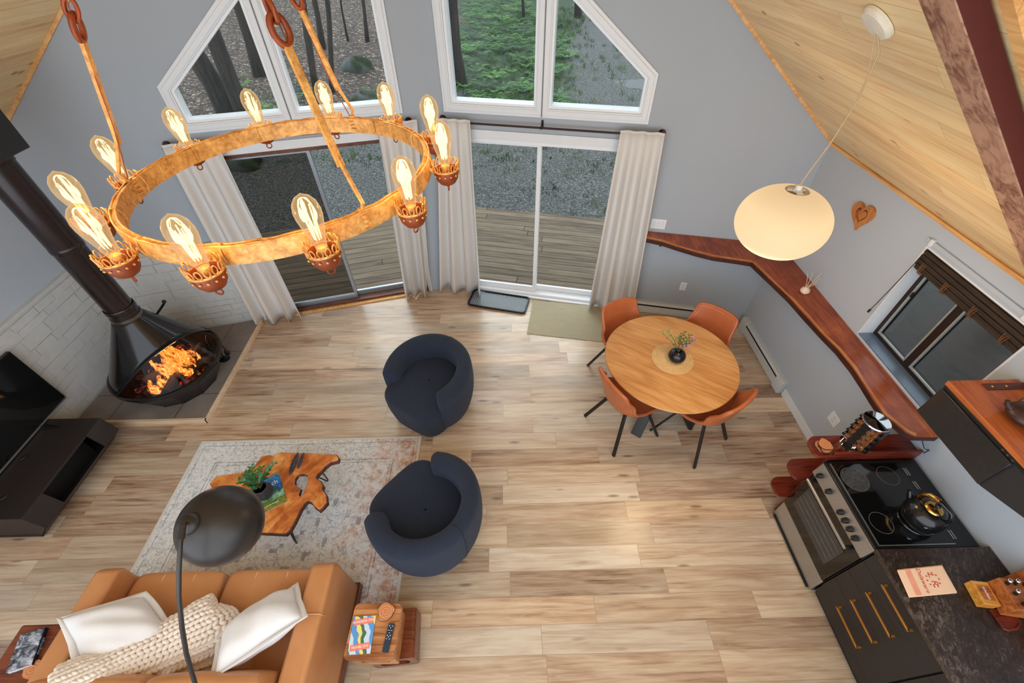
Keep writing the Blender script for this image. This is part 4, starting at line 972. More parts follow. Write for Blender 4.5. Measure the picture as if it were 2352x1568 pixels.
def hairpin(top, foot):
    top = V(top); foot = V(foot); d = V((-(foot-top).y, (foot-top).x, 0)).normalized()*.05
    MB().tube([top+d, foot+d*.25+V((0, 0, .03)), foot+d*.1+V((0, 0, .008)), foot-d*.1+V((0, 0, .008)), foot-d*.25+V((0, 0, .03)), top-d], .006, 8).build('hairpin_leg', M_hair, t, world=True, smooth=60)
zl = .38
hairpin(P(655, 1195, zl), P(682, 1247, .010)); hairpin(P(720, 1080, zl), P(752, 1105, .010))
hairpin(P(520, 1120, zl), P(505, 1150, .010)); hairpin(P(560, 1190, zl), P(560, 1250, .010))
# magazine and planter on it
def book(name, label, cat, corners, z, th, cover, pagec, rough=.35):
    """corners: photo points of near-left, near-right, far-right corners on the lower face"""
    a, b_, c_ = [P(x, y, z+th) for x, y in corners]; ux = (b_-a); w_ = ux.length; ux.normalize(); uy = V((0, 0, 1)).cross(ux); h_ = abs((c_-b_).dot(uy))
    cen = a+ux*w_/2+uy*h_/2; t_ = thing(name, label, cat, (cen.x, cen.y, z), math.atan2(ux.y, ux.x))
    MB().box((0, 0, th/2), (w_-.004, h_-.004, th-.004)).build('pages', pagec, t_)
    cv = MB().box((0, 0, th-.0012), (w_, h_, .0024)).box((0, 0, .0012), (w_, h_, .0024)).build('cover', cover, t_)
    return t_, w_, h_, cv
M_page = plain('paper', srgb(232,230,224), .8)
s = N('magazine_cover'); c = s.coord(); X, Y, _ = s.xyz(c)
land = s.ramp(s.math('ADD', s.math('MULTIPLY', Y, 3.2), s.math('ADD', .5, s.math('MULTIPLY', s.math('SUBTRACT', s.noise(c, 18, 4), .5), .5))), [(.05, srgb(150,130,60)), (.25, srgb(90,120,40)), (.42, srgb(150,200,170)), (.55, srgb(30,60,50)), (.62, srgb(40,110,180)), (.95, srgb(70,150,215))], 'LINEAR')
M_mag = s.base(s.mix(s.ramp(s.noise(c, 60, 4, .7), [(.5, (0, 0, 0)), (.62, (.7, .7, .7))]), land, srgb(36,50,30)), .25)
t, mw_, mh_, cv = book('magazine', 'colourful landscape magazine under the dark planter on the coffee table', 'magazine', ((594, 1184), (659, 1150), (648, 1081)), zt+.0008, .010, M_mag, M_page)
M_ltr = plain('white_ink', srgb(245,245,245), .6); M_ink = plain('black_ink', srgb(18,18,20), .6)
text('ich', .055, M_ltr, cv, Matrix.Translation((mw_*.25, mh_*.25, .0104)), .0003, world=False)
text('summer escapes', .016, M_ltr, cv, Matrix.Translation((0, -mh_*.36, .0104)), .0003, world=False)
M_pot = plain('charcoal_planter', srgb(42,45,52), .45)
pz = zt+.0115; pp_ = P(612, 1136, pz)
pl_ = thing('potted_plant', 'small leafy green plant in a faceted charcoal pot on the magazine', 'plant', pp_)
pl_.scale = (1.12,)*3
MB().lathe([(0, 0), (.045, 0), (.062, .03), (.066, .075), (.050, .115), (.044, .115), (.044, .10), (0, .10)], 7, capb=False, capt=False).build('pot', M_pot, pl_, bevel=.003)
MB().lathe([(0, .098), (.043, .1)], 16, capt=True).build('soil', plain('soil', srgb(40,30,24), .95), pl_)
M_lf3 = plain('deep_green_leaf', srgb(44,104,50), .35, var=.35, scale=14)
spray(pl_, (0, 0, .10), [(-.09, .06, .19), (-.12, .02, .17), (-.06, .11, .20), (.02, .10, .21), (.07, .10, .20), (.10, .12, .22), (-.03, .03, .22), (-.10, .09, .15), (.0, -.03, .16), (.04, .04, .2), (-.06, .0, .2)], [M_lf3]*11, 8, .034, 10, .0025)
# ------------------------------------------------------------------ left console end table / right side table
M_acacia = wood('acacia', srgb(196,134,84), srgb(140,80,44), srgb(84,44,26), axis=0, rough=.3, scale=.7)
M_acd = wood('dark_acacia', srgb(124,62,34), srgb(88,40,22), srgb(50,22,14), axis=0, rough=.3)
q = [P(808, 1391, .52), P(921, 1385, .52), P(907, 1514, .52), P(795, 1511, .52)]; cc = sum(q, V())/4; cc.z = 0
t = thing('stacked_side_table', 'carved acacia side table of two offset square blocks, right of the sofa', 'side table', cc)
def block(m, cx_, cy_, w_, h_, z0, z1, rz, nm, mat_, hole=False):
    lp = [((V((x, y, 0)).to_2d())) for x, y in rrect(w_, h_, .03)]
    cr, sr = math.cos(rz), math.sin(rz); lp = [(cx_+x*cr-y*sr, cy_+x*sr+y*cr) for x, y in lp]
    return MB().prism(lp, z0, z1).build(nm, mat_, t, bevel=.008)
Z0 = .0095
block(t, 0, 0, .305, .30, .475, .52, -.03, 'tabletop', M_acacia)
# upper twisted cube: open frame shape with rounded hollow
def hollow(cx_, cy_, w_, z0, z1, rz, nm, mat_):
    M = Matrix.Translation((cx_, cy_, 0)) @ Matrix.Rotation(rz, 4, 'Z'); b = MB()
    out = rrect(w_, z1-z0, .03); inn = rrect(w_*.66, (z1-z0)*.62, min(w_, z1-z0)*.22)
    o_ = M @ V((0, w_/2, (z0+z1)/2)); u_ = (M.to_3x3() @ V((1, 0, 0))); nn = (M.to_3x3() @ V((0, -1, 0)))
    b.slab(o_, u_, Zv, out, [inn], 0, w_, nn); return b.build(nm, mat_, t, bevel=.006)
hollow(.0, 0, .27, .245, .475, .0, 'upper_block', M_acacia)
hollow(.065, .03, .29, .005, .245, .08, 'lower_block', M_acd)
# things on it
t2, a_, b_, cv = book('travel_magazine', 'retro illustrated travel magazine on the acacia side table', 'magazine', ((795+2, 1503), (850, 1500), (860, 1413)), .5208, .008, None, M_page)
s = N('retro_cover'); c = s.coord(); X, Y, _ = s.xyz(c)
f_ = s.math('ADD', s.math('MULTIPLY', s.math('ADD', s.math('MULTIPLY', X, 3.0), Y), 3.0), s.math('MULTIPLY', s.noise(c, 12, 2), .7))
cvm = s.base(s.ramp(s.math('FRACT', s.math('ADD', f_, .2)), [(0, srgb(90,150,205)), (.3, srgb(70,120,190)), (.32, srgb(232,214,120)), (.5, srgb(214,206,160)), (.52, srgb(76,110,70)), (.7, srgb(50,74,60)), (.72, srgb(200,215,228)), (1, srgb(190,205,222))], 'CONSTANT'), .5)
cv.data.materials[0] = cvm
M_coral = plain('coral_banner', srgb(236,128,104), .6)
for yy, txt in ((b_*.36, 'ROADSIDE TRVL'), (-b_*.32, 'TRAVEL·GVL')):
    bn = MB().box((0, yy, .0085), (a_*.86, .032, .0006), rz=.10).build('banner', M_coral, t2)
    text(txt, .019, M_ltr, bn, Matrix.Translation((0, yy, .0089)) @ Matrix.Rotation(.10, 4, 'Z'), .0002, world=False)
def coaster(label, p, r, seed, name='wood_slice_coaster', h=.012, group=None, top=None):
    random.seed(seed); ph = random.uniform(0, 6); lp = [(r*(1+.07*math.sin(3*a+ph)+.05*math.sin(7*a)+.03*math.sin(11*a+ph))*math.cos(a), r*(1+.07*math.sin(3*a+ph)+.05*math.sin(5*a))*math.sin(a)) for a in [i*2*PI/40 for i in range(40)]]
    t_ = thing(name, label, 'coaster', p, 0, group)
    s = N('slice_rings'); c = s.coord(); X, Y, _ = s.xyz(c); d = s.math('POWER', s.math('ADD', s.math('MULTIPLY', X, X), s.math('MULTIPLY', Y, Y)), .5)
    d = s.math('ADD', d, s.math('MULTIPLY', s.noise(c, 18, 3), .02))
    m = s.base(s.ramp(s.math('FRACT', s.math('MULTIPLY', d, 58)), [(0, srgb(176,104,60)), (.5, srgb(214,146,96)), (1, srgb(196,124,76))]), .5)
    MB().prism(lp, 0, h).build('face', m, t_); 
    MB().slab((0, 0, 0), (1, 0, 0), (0, 1, 0), [(x*1.035, y*1.035) for x, y in lp], [[(x*.99, y*.99) for x, y in lp]], 0, h*.97).build('bark', M_barke, t_)
    return t_
coaster('wood slice coaster with bark edge on the acacia side table', P(887, 1405, .5208), .050, 1)
p = P(893, 1465, .5208); rm = thing('remote_control', 'slim blue-black remote control on the acacia side table', 'remote', p, math.radians(84))
M_rem = plain('navy_plastic', srgb(38,48,66), .45); M_btn = plain('white_button', srgb(225,228,232), .5)
MB().prism(rrect(.150, .038, .006), 0, .014).build('body', M_rem, rm, bevel=.003)
MB().lathe([(.0, .0141), (.0145, .0141), (.0145, .0152), (0, .0155)], 24, c=(.038, 0, 0)).build('dial', plain('dark_dial', srgb(20,24,34), .3), rm)
for x, y in ((.062, .01), (.062, -.01), (.038, 0), (.050, 0), (.026, 0), (.038, .0115), (.038, -.0115), (.012, .009), (.012, -.009), (.004, 0), (-.006, .009), (-.006, -.009)):
    MB().lathe([(0, .0141), (.0026, .0141), (.0026, .0162), (0, .0165)], 10, c=(x, y, 0)).build('button', M_btn, rm)
# left end table
q = [P(75, 1435, .52), P(150, 1435, .52), P(0, 1545, .52)]
et = thing('end_table', 'dark reddish wood end table at the bottom left corner, beside the sofa arm', 'end table', (-2.94, .42, 0))
MB().prism([(-3.12, .69), (-2.83, .69), (-2.82, .16), (-3.12, .16)], .49, .52).build('tabletop', M_acd, et, world=True, bevel=.01)
for x in (-3.09, -2.85):
    for y in (.20, .65): MB().bar((x, y, .0), (x, y, .49), .04).build('leg', M_acd, et, world=True, bevel=.004)
bt, bw, bh, cv = book('photo_book', 'black and white photo book lying on the left end table', 'book', ((12, 1546), (72, 1526), (101, 1441)), .5208, .028, None, M_page)
s = N('photo_cover'); c = s.coord(); cvm = s.base(s.ramp(s.noise(s.mapping(c, (1, 1.8, 1), (0, 0, .4)), 14, 4, .65, 1), [(.38, srgb(30,32,40)), (.48, srgb(96,100,112)), (.58, srgb(170,174,184)), (.7, srgb(225,228,235))]), .3); cv.data.materials[0] = cvm
sp = MB().box((bw/2+.001, 0, .014), (.003, bh, .028)).build('spine', plain('navy_spine', srgb(18,24,44), .4), bt)
text('dogdogs', .028, plain('sky_blue_ink', srgb(150,200,235), .5), sp, frame((bw/2+.0029, 0, .014), (0, 1, 0), (0, 0, 1)), .0003, world=False)
coaster('wood slice coaster on the left end table beside the photo book', V((-2.872, .455, .5208)), .046, 6)
# ------------------------------------------------------------------ sofa
s = N('caramel_leather'); c = s.coord(); n1 = s.noise(c, 180, 3, .7); n2 = s.noise(c, 3, 3); s.bump(n1, .12, .002)
M_sofa = s.base(s.ramp(n2, [(.3, srgb(190,126,76)), (.7, srgb(206,144,94))]), .36)
M_sdk = wood('sofa_side_wood', srgb(120,60,36), srgb(90,42,24), axis=1, rough=.35)
sx0, sx1, syf, syb = -2.775, -1.19, 1.0, .10
sf = thing('sofa', 'caramel leather two seat sofa with channel seams, facing the coffee table', 'sofa', ((sx0+sx1)/2, .55, .009))
AW = .155; AH = .62
M_thread = plain('pale_thread', srgb(206,150,104), .6)
for x0, x1 in ((sx0, sx0+AW), (sx1-AW, sx1)):
    # arm: straight sides, front face sloping back a little
    pr_ = [(syf-.02, .10), (syf-.0, AH-.06), (syf-.03, AH), (syb, AH+.02), (syb, .10)]
    ox = lambda x, z: x+((.032 if x > sx1-.01 else -.032)*(1-(z-.1)/.52) if (x > sx1-.01 or x < sx0+.01) and z < .3 else 0)
    MB().add([(ox(x, z), y, z) for x in (x0, x1) for y, z in pr_], [tuple(range(5)), tuple(reversed(range(5, 10)))]+[(i, (i+1) % 5, (i+1) % 5+5, i+5) for i in range(5)]).build('arm', M_sofa, sf, world=True, bevel=.024, seg=4)
    for yy in (.30, .68): MB().tube([(x0-.001, yy, AH-.05), (x0-.001, yy, AH-.012), (x0+.014, yy, AH+.012), (x1-.014, yy, AH+.012), (x1+.001, yy, AH-.012), (x1+.001, yy, AH-.05)], .0036, 6).build('seam', M_thread, sf, world=True, smooth=60)
MB().bb((sx1+.002, syb, .03), (sx1+.040, syf-.005, .125)).build('side_rail', M_sdk, sf, world=True, bevel=.006)
MB().bb((sx0-.040, syb, .03), (sx0-.002, syf-.005, .125)).build('side_rail', M_sdk, sf, world=True, bevel=.006)
MB().bb((sx0+AW-.01, syb+.02, .12), (sx1-AW+.01, syf-.05, .33)).build('base_frame', M_sofa, sf, world=True, bevel=.01)
cx_ = [sx0+AW, (sx0+sx1)/2, sx1-AW]
def cushion(a, b_, y0, y1, z0, z1, nm, grooves, slope=0, vert=False):
    """soft block with rounded edges and pulled channel seams along its length"""
    nu, nv = 36, 30; W = b_-a
    def sup(t):  # rounded-square loop 0..1 -> (-1..1, -1..1)
        an = 2*PI*t; c_, s_ = math.cos(an), math.sin(an); e = .34
        return math.copysign(abs(c_)**e, c_), math.copysign(abs(s_)**e, s_)
    def fn(u, v):
        p, q = sup(v); x = 2*u-1; end = (1-abs(x)**14)
        gx = min([abs((u-g)) for g in grooves]); pinch = .010*math.exp(-(gx/.012)**2)
        ey = 1-.10*abs(x)**10; xx = (a+b_)/2+W/2*x*(1-.004)
        y = (y0+y1)/2+(y1-y0)/2*p*ey*(1 if end > 0 else 0); z = (z0+z1)/2+(z1-z0)/2*q*ey*(1 if end > 0 else 0)
        puff = .014*(1-x*x)
        if vert: y += puff*p-pinch*p
        z += (puff-pinch)*q*(1 if not vert else .5)
        y += slope*((z-z0)/(z1-z0)-.5)
        return V((xx, y, z))
    return MB().grid(fn, nu, nv, closev=True).build(nm, M_sofa, sf, world=True, smooth=180)
for i in range(2):
    a, b_ = cx_[i]+.004, cx_[i+1]-.004
    cushion(a, b_, .36, syf+.005, .32, .462, 'seat_cushion', (.33, .67))
    cushion(a, b_, .13, .40, .44, .84, 'back_cushion', (.33, .67), slope=-.06, vert=True)
    for g in (.33, .67):
        x = a+(b_-a)*g; MB().tube([(x, syf+.008, .36), (x, syf+.0, .44), (x, syf-.03, .464), (x, .7, .4665), (x, .46, .4665)], .0042, 6).build('seam', plain('pale_thread', srgb(232,184,140), .6), sf, world=True, smooth=60)
MB().bb((sx0+AW, syb, .3), (sx1-AW, syb+.06, .74)).build('back_frame', M_sofa, sf, world=True, bevel=.02)
for x in (sx0+.08, sx1-.08):
    for y in (syb+.08, syf-.1): MB().lathe([(.016, .0), (.022, .12)], 12, c=(x, y, 0.009)).build('leg', M_sdk, sf, world=True)
# ------------------------------------------------------------------ pillows
M_pil = plain('white_linen_pillow', srgb(236,232,230), .9, var=.02, scale=90, bump=.12)
def pillow(label, A, B, C_, D, puff, seed):
    """four corners in order, cushion bulging both ways"""
    A, B, C_, D = map(V, (A, B, C_, D)); cen = (A+B+C_+D)/4; nn = (B-A).cross(D-A).normalized()
    t = thing('throw_pillow', label, 'pillow', cen, 0, 'white linen pillows on the sofa'); random.seed(seed); ph = random.uniform(0, 6)
    for side, nm in ((1, 'front'), (-1, 'back')):
        def fn(u, v):
            p = A*(1-u)*(1-v)+B*u*(1-v)+C_*u*v+D*(1-u)*v
            e = max(0, 1-abs(2*u-1)**3.2)*max(0, 1-abs(2*v-1)**3.2)
            pin = .10*(1-e)*(math.sin(PI*u)*math.sin(PI*v)) # edges draw in between the corners
            p = p+(cen-p)*(.06*(1-abs(2*u-1))*(abs(2*v-1)**3)+.06*(1-abs(2*v-1))*(abs(2*u-1)**3))
            wr = .006*math.sin(11*u+5*v+ph)*e+.005*math.sin(17*v-6*u+ph)*e
            return p+nn*side*(puff*(e**.75)+wr)
        MB().grid(fn, 26, 26).build('cover', M_pil, t, world=True, smooth=180, solid=.003)
    k = .035
    def fl2(u, v): # flange
        per = [A, B, C_, D]; w_ = u*4; i = min(3, int(w_)); f_ = w_-i; p = per[i].lerp(per[(i+1) % 4], f_)
        p = p+(cen-p)*.06*(1-abs(2*f_-1)); d = (p-cen).normalized()
        return p+d*(k*v)+nn*.005*math.sin(w_*9+ph)*v
    MB().grid(fl2, 81, 3).build('flange', M_pil, t, world=True, smooth=180, solid=.005)
k = V((0, 0, 0))
pillow('white linen pillow leaning on the left arm of the sofa, partly under the knitted throw', P(142, 1420, .72), P(328, 1370, .62), P(425, 1480, .60), P(195, 1540, .74), .11, 1)
pillow('white linen pillow standing tilted against the right arm of the sofa', P(676, 1348, .56), P(694, 1416, .72), P(492, 1552, .80), P(512, 1450, .58), .11, 2)
# ------------------------------------------------------------------ chunky knitted throw
M_knit = plain('cream_chunky_wool', srgb(240,226,212), .95, var=.05, scale=50, bump=.25)
tw = thing('knitted_throw', 'chunky knitted cream throw draped over the left pillow and sofa seat', 'throw', P(350, 1480, .62))
spine = [(530, 1400, .60, .36), (490, 1422, .66, .40), (440, 1445, .69, .38), (390, 1470, .70, .34), (330, 1497, .72, .32), (270, 1524, .76, .31), (215, 1550, .82, .31), (160, 1574, .87, .32), (110, 1596, .90, .32)]
cpts = [(P(x, y, z), w_) for x, y, z, w_ in spine]
def cat(u):
    n = len(cpts)-1; w_ = min(u*n, n-1e-6); i = int(w_); f_ = w_-i; f2 = f_
    g = lambda j: cpts[max(0, min(n, j))]
    p0, p1, p2, p3 = g(i-1)[0], g(i)[0], g(i+1)[0], g(i+2)[0]
    p = .5*((2*p1)+(p2-p0)*f2+(2*p0-5*p1+4*p2-p3)*f2**2+(3*p1-p0-3*p2+p3)*f2**3)
    return p, cpts[i][1]*(1-f_)+cpts[i+1][1]*f_
def surf(u, v):   # v across -1..1, domed section, near edge rolled under
    p, w_ = cat(u); q, _ = cat(min(1, u+.01)); r_, _ = cat(max(0, u-.01)); d = (q-r_).normalized(); sd_ = d.cross(V((0, 0, 1))).normalized()
    if sd_.y > 0: sd_ = -sd_
    x = v*w_/2*1.05*min(1, .42+u*3.4); drop = .10*abs(v)**2.4+(.05*max(0, v-.5)*2)
    tail = max(0, 1-u*6); drop += .05*tail*tail
    return p+sd_*x-V((0, 0, drop))
b = MB(); random.seed(3)
rows, colsn = 13, 34
for j in range(rows):
    v = -1+2*(j+.5)/rows; half = (1-math.sqrt(max(0, 1-(v*.97)**2)))*.12
    for i in range(colsn):
        u = (i+.5*(j % 2)*0)/(colsn-1)
        u = half+u*(1-half)
        if u > 1: continue
        p = surf(u, v); q = surf(min(1, u+.012), v); e1 = (q-p); e1 = e1.normalized() if e1.length > 1e-6 else V((1, 0, 0))
        q2 = surf(u, min(1, v+.05)); e2 = (q2-surf(u, v-.05)).normalized(); nn = e1.cross(e2).normalized()
        if nn.z < 0: nn = -nn
        sg = 1 if j % 2 else -1
        ax = (e1*.80+e2*.62*sg).normalized(); bx2 = nn.cross(ax)
        M = Matrix((ax, bx2, nn)).transposed().to_4x4(); M.translation = p+nn*random.uniform(-.002, .004)
        b.ball(None, (.023, .0135, .0155), 8, 6, M=M)
b.build('knit_rows', M_knit, tw, world=True, smooth=180)['kind'] = 'stuff'
b = MB()
for sg in (-1, 1):
    for kk in (0, 1):
        pts = [surf(.10+.90*i/60, sg*(1.0+.05*kk))+V((0, 0, -.012*kk+.004*math.sin(i*1.9+kk*3))) for i in range(61)]
        b.tube(pts, [.011+.002*math.sin(i*1.5) for i in range(61)], 8)
b.tube([surf((1-math.sqrt(max(0, 1-(v_*.97)**2)))*.11, v_)+V((.006, 0, -.004)) for v_ in [-1+2*i/28 for i in range(29)]], .013, 8)
b.build('edge_cord', M_knit, tw, world=True, smooth=180)
b = MB()
b.grid(lambda u, v: surf((1-math.sqrt(max(0, 1-((2*v-1)*.97)**2)))*.115*(1-u)+u, 2*v-1)-V((0, 0, .012)), 40, 18).build('under_layer', M_knit, tw, world=True, smooth=180, solid=.012)
# ------------------------------------------------------------------ arc floor lamp
lp_ = thing('floor_lamp', 'black arc floor lamp with a large domed shade, standing behind the sofa', 'floor lamp', (-1.50, .02, 0))
M_lamp = plain('satin_black', srgb(58,53,50), .38, .55, var=.04)
pole = [P(466, 1640, 1.00), P(446, 1562, 1.18), P(428, 1500, 1.36), P(418, 1440, 1.54), P(411, 1370, 1.72), P(411, 1310, 1.84), P(414, 1250, 1.91), P(420, 1206, 1.93)]
low = [V((-1.50, .02, .02)), V((-1.50, .02, .4)), V((-1.48, .04, .8))]
MB().tube(low+pole, [.011]*3+[.010]*4+[.009]*4, 12).build('arm', M_lamp, lp_, world=True, smooth=60)
MB().tube([pole[-1], pole[-1].lerp(pole[-2], .75)], .0125, 12).build('joint_sleeve', M_lamp, lp_, world=True, smooth=60)
MB().lathe([(0, 0), (.15, 0), (.15, .02), (.14, .028), (0, .028)], 40, c=(-1.50, .02, 0)).build('base', M_lamp, lp_, world=True, smooth=40)
# domed shade: its crown points back to the arm, mouth towards the table
apex = P(447, 1203, 1.76); cen = P(497, 1205, 1.70)
view = (V((0, 0, CH))-cen).normalized(); side = (apex-cen); side -= view*side.dot(view); side.normalize()
zax = (view*.955+side*.30).normalized(); xa = zax.cross(V((0, 0, 1))).normalized(); ya = zax.cross(xa)
M = Matrix((xa, ya, zax)).transposed().to_4x4(); Rs = .180; M.translation = cen-zax*.06
prof = [(Rs*math.cos(a), Rs*.95*math.sin(a)) for a in [i*PI/2/16 for i in range(16)]]+[(.004, Rs*.95)]
MB().lathe([(Rs-.004, -.03), (Rs, -.03)]+prof, 64, m=M, capb=False).lathe([(Rs-.004, -.03)]+[(max(.001, r-.004), z-.004) for r, z in prof], 64, m=M, capb=False, capt=True).build('lamp_shade', M_lamp, lp_, world=True, smooth=60)
K0 = (view*.72+side*.69).normalized(); K = M.translation+K0*(Rs*.93)
z2 = (view*.86+side*.5).normalized(); x2 = z2.cross(V((0, 0, 1))).normalized(); M2 = Matrix((x2, z2.cross(x2), z2)).transposed().to_4x4(); M2.translation = K
MB().lathe([(.046, -.012), (.048, .0), (.042, .022), (.026, .038), (.004, .044)], 32, m=M2).build('shade_cap', M_lamp, lp_, world=True, smooth=60)
MB().tube([K+z2*.03, pole[-1]], .008, 10).ball(pole[-1], .012).build('swivel_joint', M_lamp, lp_, world=True, smooth=60)
# ------------------------------------------------------------------ chandelier
Dz = .55; RZ = CH-Dz; cc = V((-.6455, 1.2518, RZ)); Rc_ = .4766; Rr_ = .420
s = N('rusty_gold_iron'); c = s.coord(); n1 = s.noise(c, 26, 5, .7); n2 = s.noise(c, 90, 3, .7); s.bump(s.math('ADD', n1, n2), .35, .003)
M_rg = s.base(s.ramp(s.math('ADD', s.math('MULTIPLY', n1, .6), s.math('MULTIPLY', n2, .4)), [(.35, srgb(140,92,40)), (.5, srgb(190,134,66)), (.65, srgb(216,168,98))]), .5, .2)
M_rd = plain('red_brown_iron', srgb(126,52,14), .45, .35, var=.2)
chn = thing('chandelier', 'large round iron ring chandelier with twelve glowing filament bulbs', 'chandelier', cc)
chn.rotation_euler = (-.0098, -.0335, 0)
rg = MB(); n = 96; rp = [(-.009, -.026), (.009, -.026), (.011, .0), (.009, .021), (-.009, .021)]
rg.lathe([(Rr_+a, z) for a, z in rp]+[(Rr_+rp[0][0], rp[0][1])], n, capb=False, capt=False)
rg.build('ring_band', M_rg, chn, smooth=40)
b = MB()
for sg in (-.006, .006): b.tube([((Rr_+sg)*math.cos(a), (Rr_+sg)*math.sin(a), .0215+.0012*math.sin(a*31)) for a in [i*2*PI/120 for i in range(120)]], .0026, 6, closed=True)
b.build('edge_wire', M_rg, chn, smooth=60)
s = N('bulb_filament'); e = s.n('ShaderNodeEmission'); e.inputs[0].default_value = (1, .70, .30, 1); e.inputs[1].default_value = 1.5; s.l(e.outputs[0], s.out.inputs[0]); M_fil = s.m
s = N('amber_bulb_glass'); t_ = s.n('ShaderNodeBsdfTransparent'); t_.inputs[0].default_value = (1, .86, .64, 1); g_ = s.n('ShaderNodeBsdfGlossy'); g_.inputs[0].default_value = (1, .9, .75, 1); g_.inputs['Roughness'].default_value = .08
e = s.n('ShaderNodeEmission'); e.inputs[0].default_value = (1, .66, .34, 1); e.inputs[1].default_value = .27
lw = s.n('ShaderNodeLayerWeight'); lw.inputs[0].default_value = .35; m1 = s.n('ShaderNodeMixShader'); s.l(s.math('ADD', s.math('MULTIPLY', lw.outputs['Facing'], .10), .03), m1.inputs[0]); s.l(t_.outputs[0], m1.inputs[1]); s.l(g_.outputs[0], m1.inputs[2])
m2 = s.n('ShaderNodeMixShader'); s.l(s.math('ADD', s.math('MULTIPLY', s.math('POWER', lw.outputs['Facing'], 1.3), .85), .14), m2.inputs[0]); s.l(m1.outputs[0], m2.inputs[1]); s.l(e.outputs[0], m2.inputs[2]); s.l(m2.outputs[0], s.out.inputs[0]); M_bulb = s.m
bulb_l = bpy.data.lights.new('bulb_light', 'POINT'); bulb_l.energy = .6; bulb_l.color = (1, .74, .46); bulb_l.shadow_soft_size = .02
cupm = None
for k in range(12):
    a = math.radians(30*k-.76); d = V((math.cos(a), math.sin(a), 0)); q = d*Rc_+V((0, 0, -.028)); tg = V((-d.y, d.x, 0))
    sock = MB().lathe([(.0, -.026), (.012, -.025), (.024, -.018), (.032, -.006), (.0355, .008), (.036, .020), (.034, .024), (.030, .018), (.028, .004), (0, .0)], 24, c=q).build('lamp_cup', M_rd, chn, smooth=60)
    MB().tube([d*(Rr_+.006)+V((0, 0, -.004)), d*(Rc_-.033)+V((0, 0, -.016))], .0055, 8).build('stem', M_rg, sock, smooth=60)
    g = MB()
    g.tube([q+V((.0372*math.cos(x), .0372*math.sin(x), .022)) for x in [i*2*PI/28 for i in range(28)]], .0024, 5, closed=True)
    for i in range(14):
        x = i*2*PI/14; e1 = V((-math.sin(x), math.cos(x), 0)); o_ = q+V((.038*math.cos(x), .038*math.sin(x), .034)); out = V((math.cos(x), math.sin(x), 0))
        g.tube([o_+e1*.0058*math.cos(y)+V((0, 0, .0105*math.sin(y)))+out*.0012*math.sin(y) for y in [j*2*PI/9 for j in range(9)]], .0018, 4, closed=True)
        g.ball(q+V((.0375*math.cos(x+.22), .0375*math.sin(x+.22), .010)), .0032, 5, 4)
    g.build('pierced_gallery', M_rg, sock, smooth=60)
    MB().tube([q+V((0, 0, -.034))+tg*.0085*math.cos(y)+V((0, 0, .0085*math.sin(y))) for y in [j*2*PI/14 for j in range(14)]], .0021, 6, closed=True).build('ring_finial', M_rd, sock, smooth=60)
    bb_ = MB().lathe([(.012, .012), (.0125, .028), (.014, .040), (.0185, .060), (.0245, .085), (.0285, .105), (.029, .120), (.0255, .136), (.017, .148), (.007, .154), (.001, .158)], 28, c=q, capb=False).build('bulb', M_bulb, sock, smooth=180)
    MB().lathe([(0, .002), (.0145, .002), (.015, .026), (.012, .032), (0, .034)], 16, c=q).build('socket', plain('brass', srgb(206,150,80), .35, .7), sock, smooth=40)
    fl_m = MB(); nf = 7
    for i in range(nf):
        x = i*2*PI/nf; x2 = x+PI/nf; lo = q+V((.0075*math.cos(x), .0075*math.sin(x), .052)); hi = q+V((.0135*math.cos(x2), .0135*math.sin(x2), .128)); lo2 = q+V((.0075*math.cos(x+2*PI/nf), .0075*math.sin(x+2*PI/nf), .052))
        fl_m.tube([lo, hi], .00135, 4).tube([hi, lo2], .00135, 4)
    fl_m.build('filament', M_fil, sock)
    lo_ = bpy.data.objects.new('bulb_light', bulb_l); C.objects.link(lo_); lo_.location = q+V((0, 0, .095)); lo_.parent = sock
    # wire wrap where the stem meets the band
    MB().tube([V((Rr_*math.cos(a+.05), Rr_*math.sin(a+.05), 0))+d*(.014*math.cos(y))+V((0, 0, .026*math.sin(y))) for y in [j*2*PI/16 for j in range(16)]], .0022, 5, closed=True).build('wire_wrap', M_rg, chn, smooth=60)
hub = V((0, 0, 1.42))
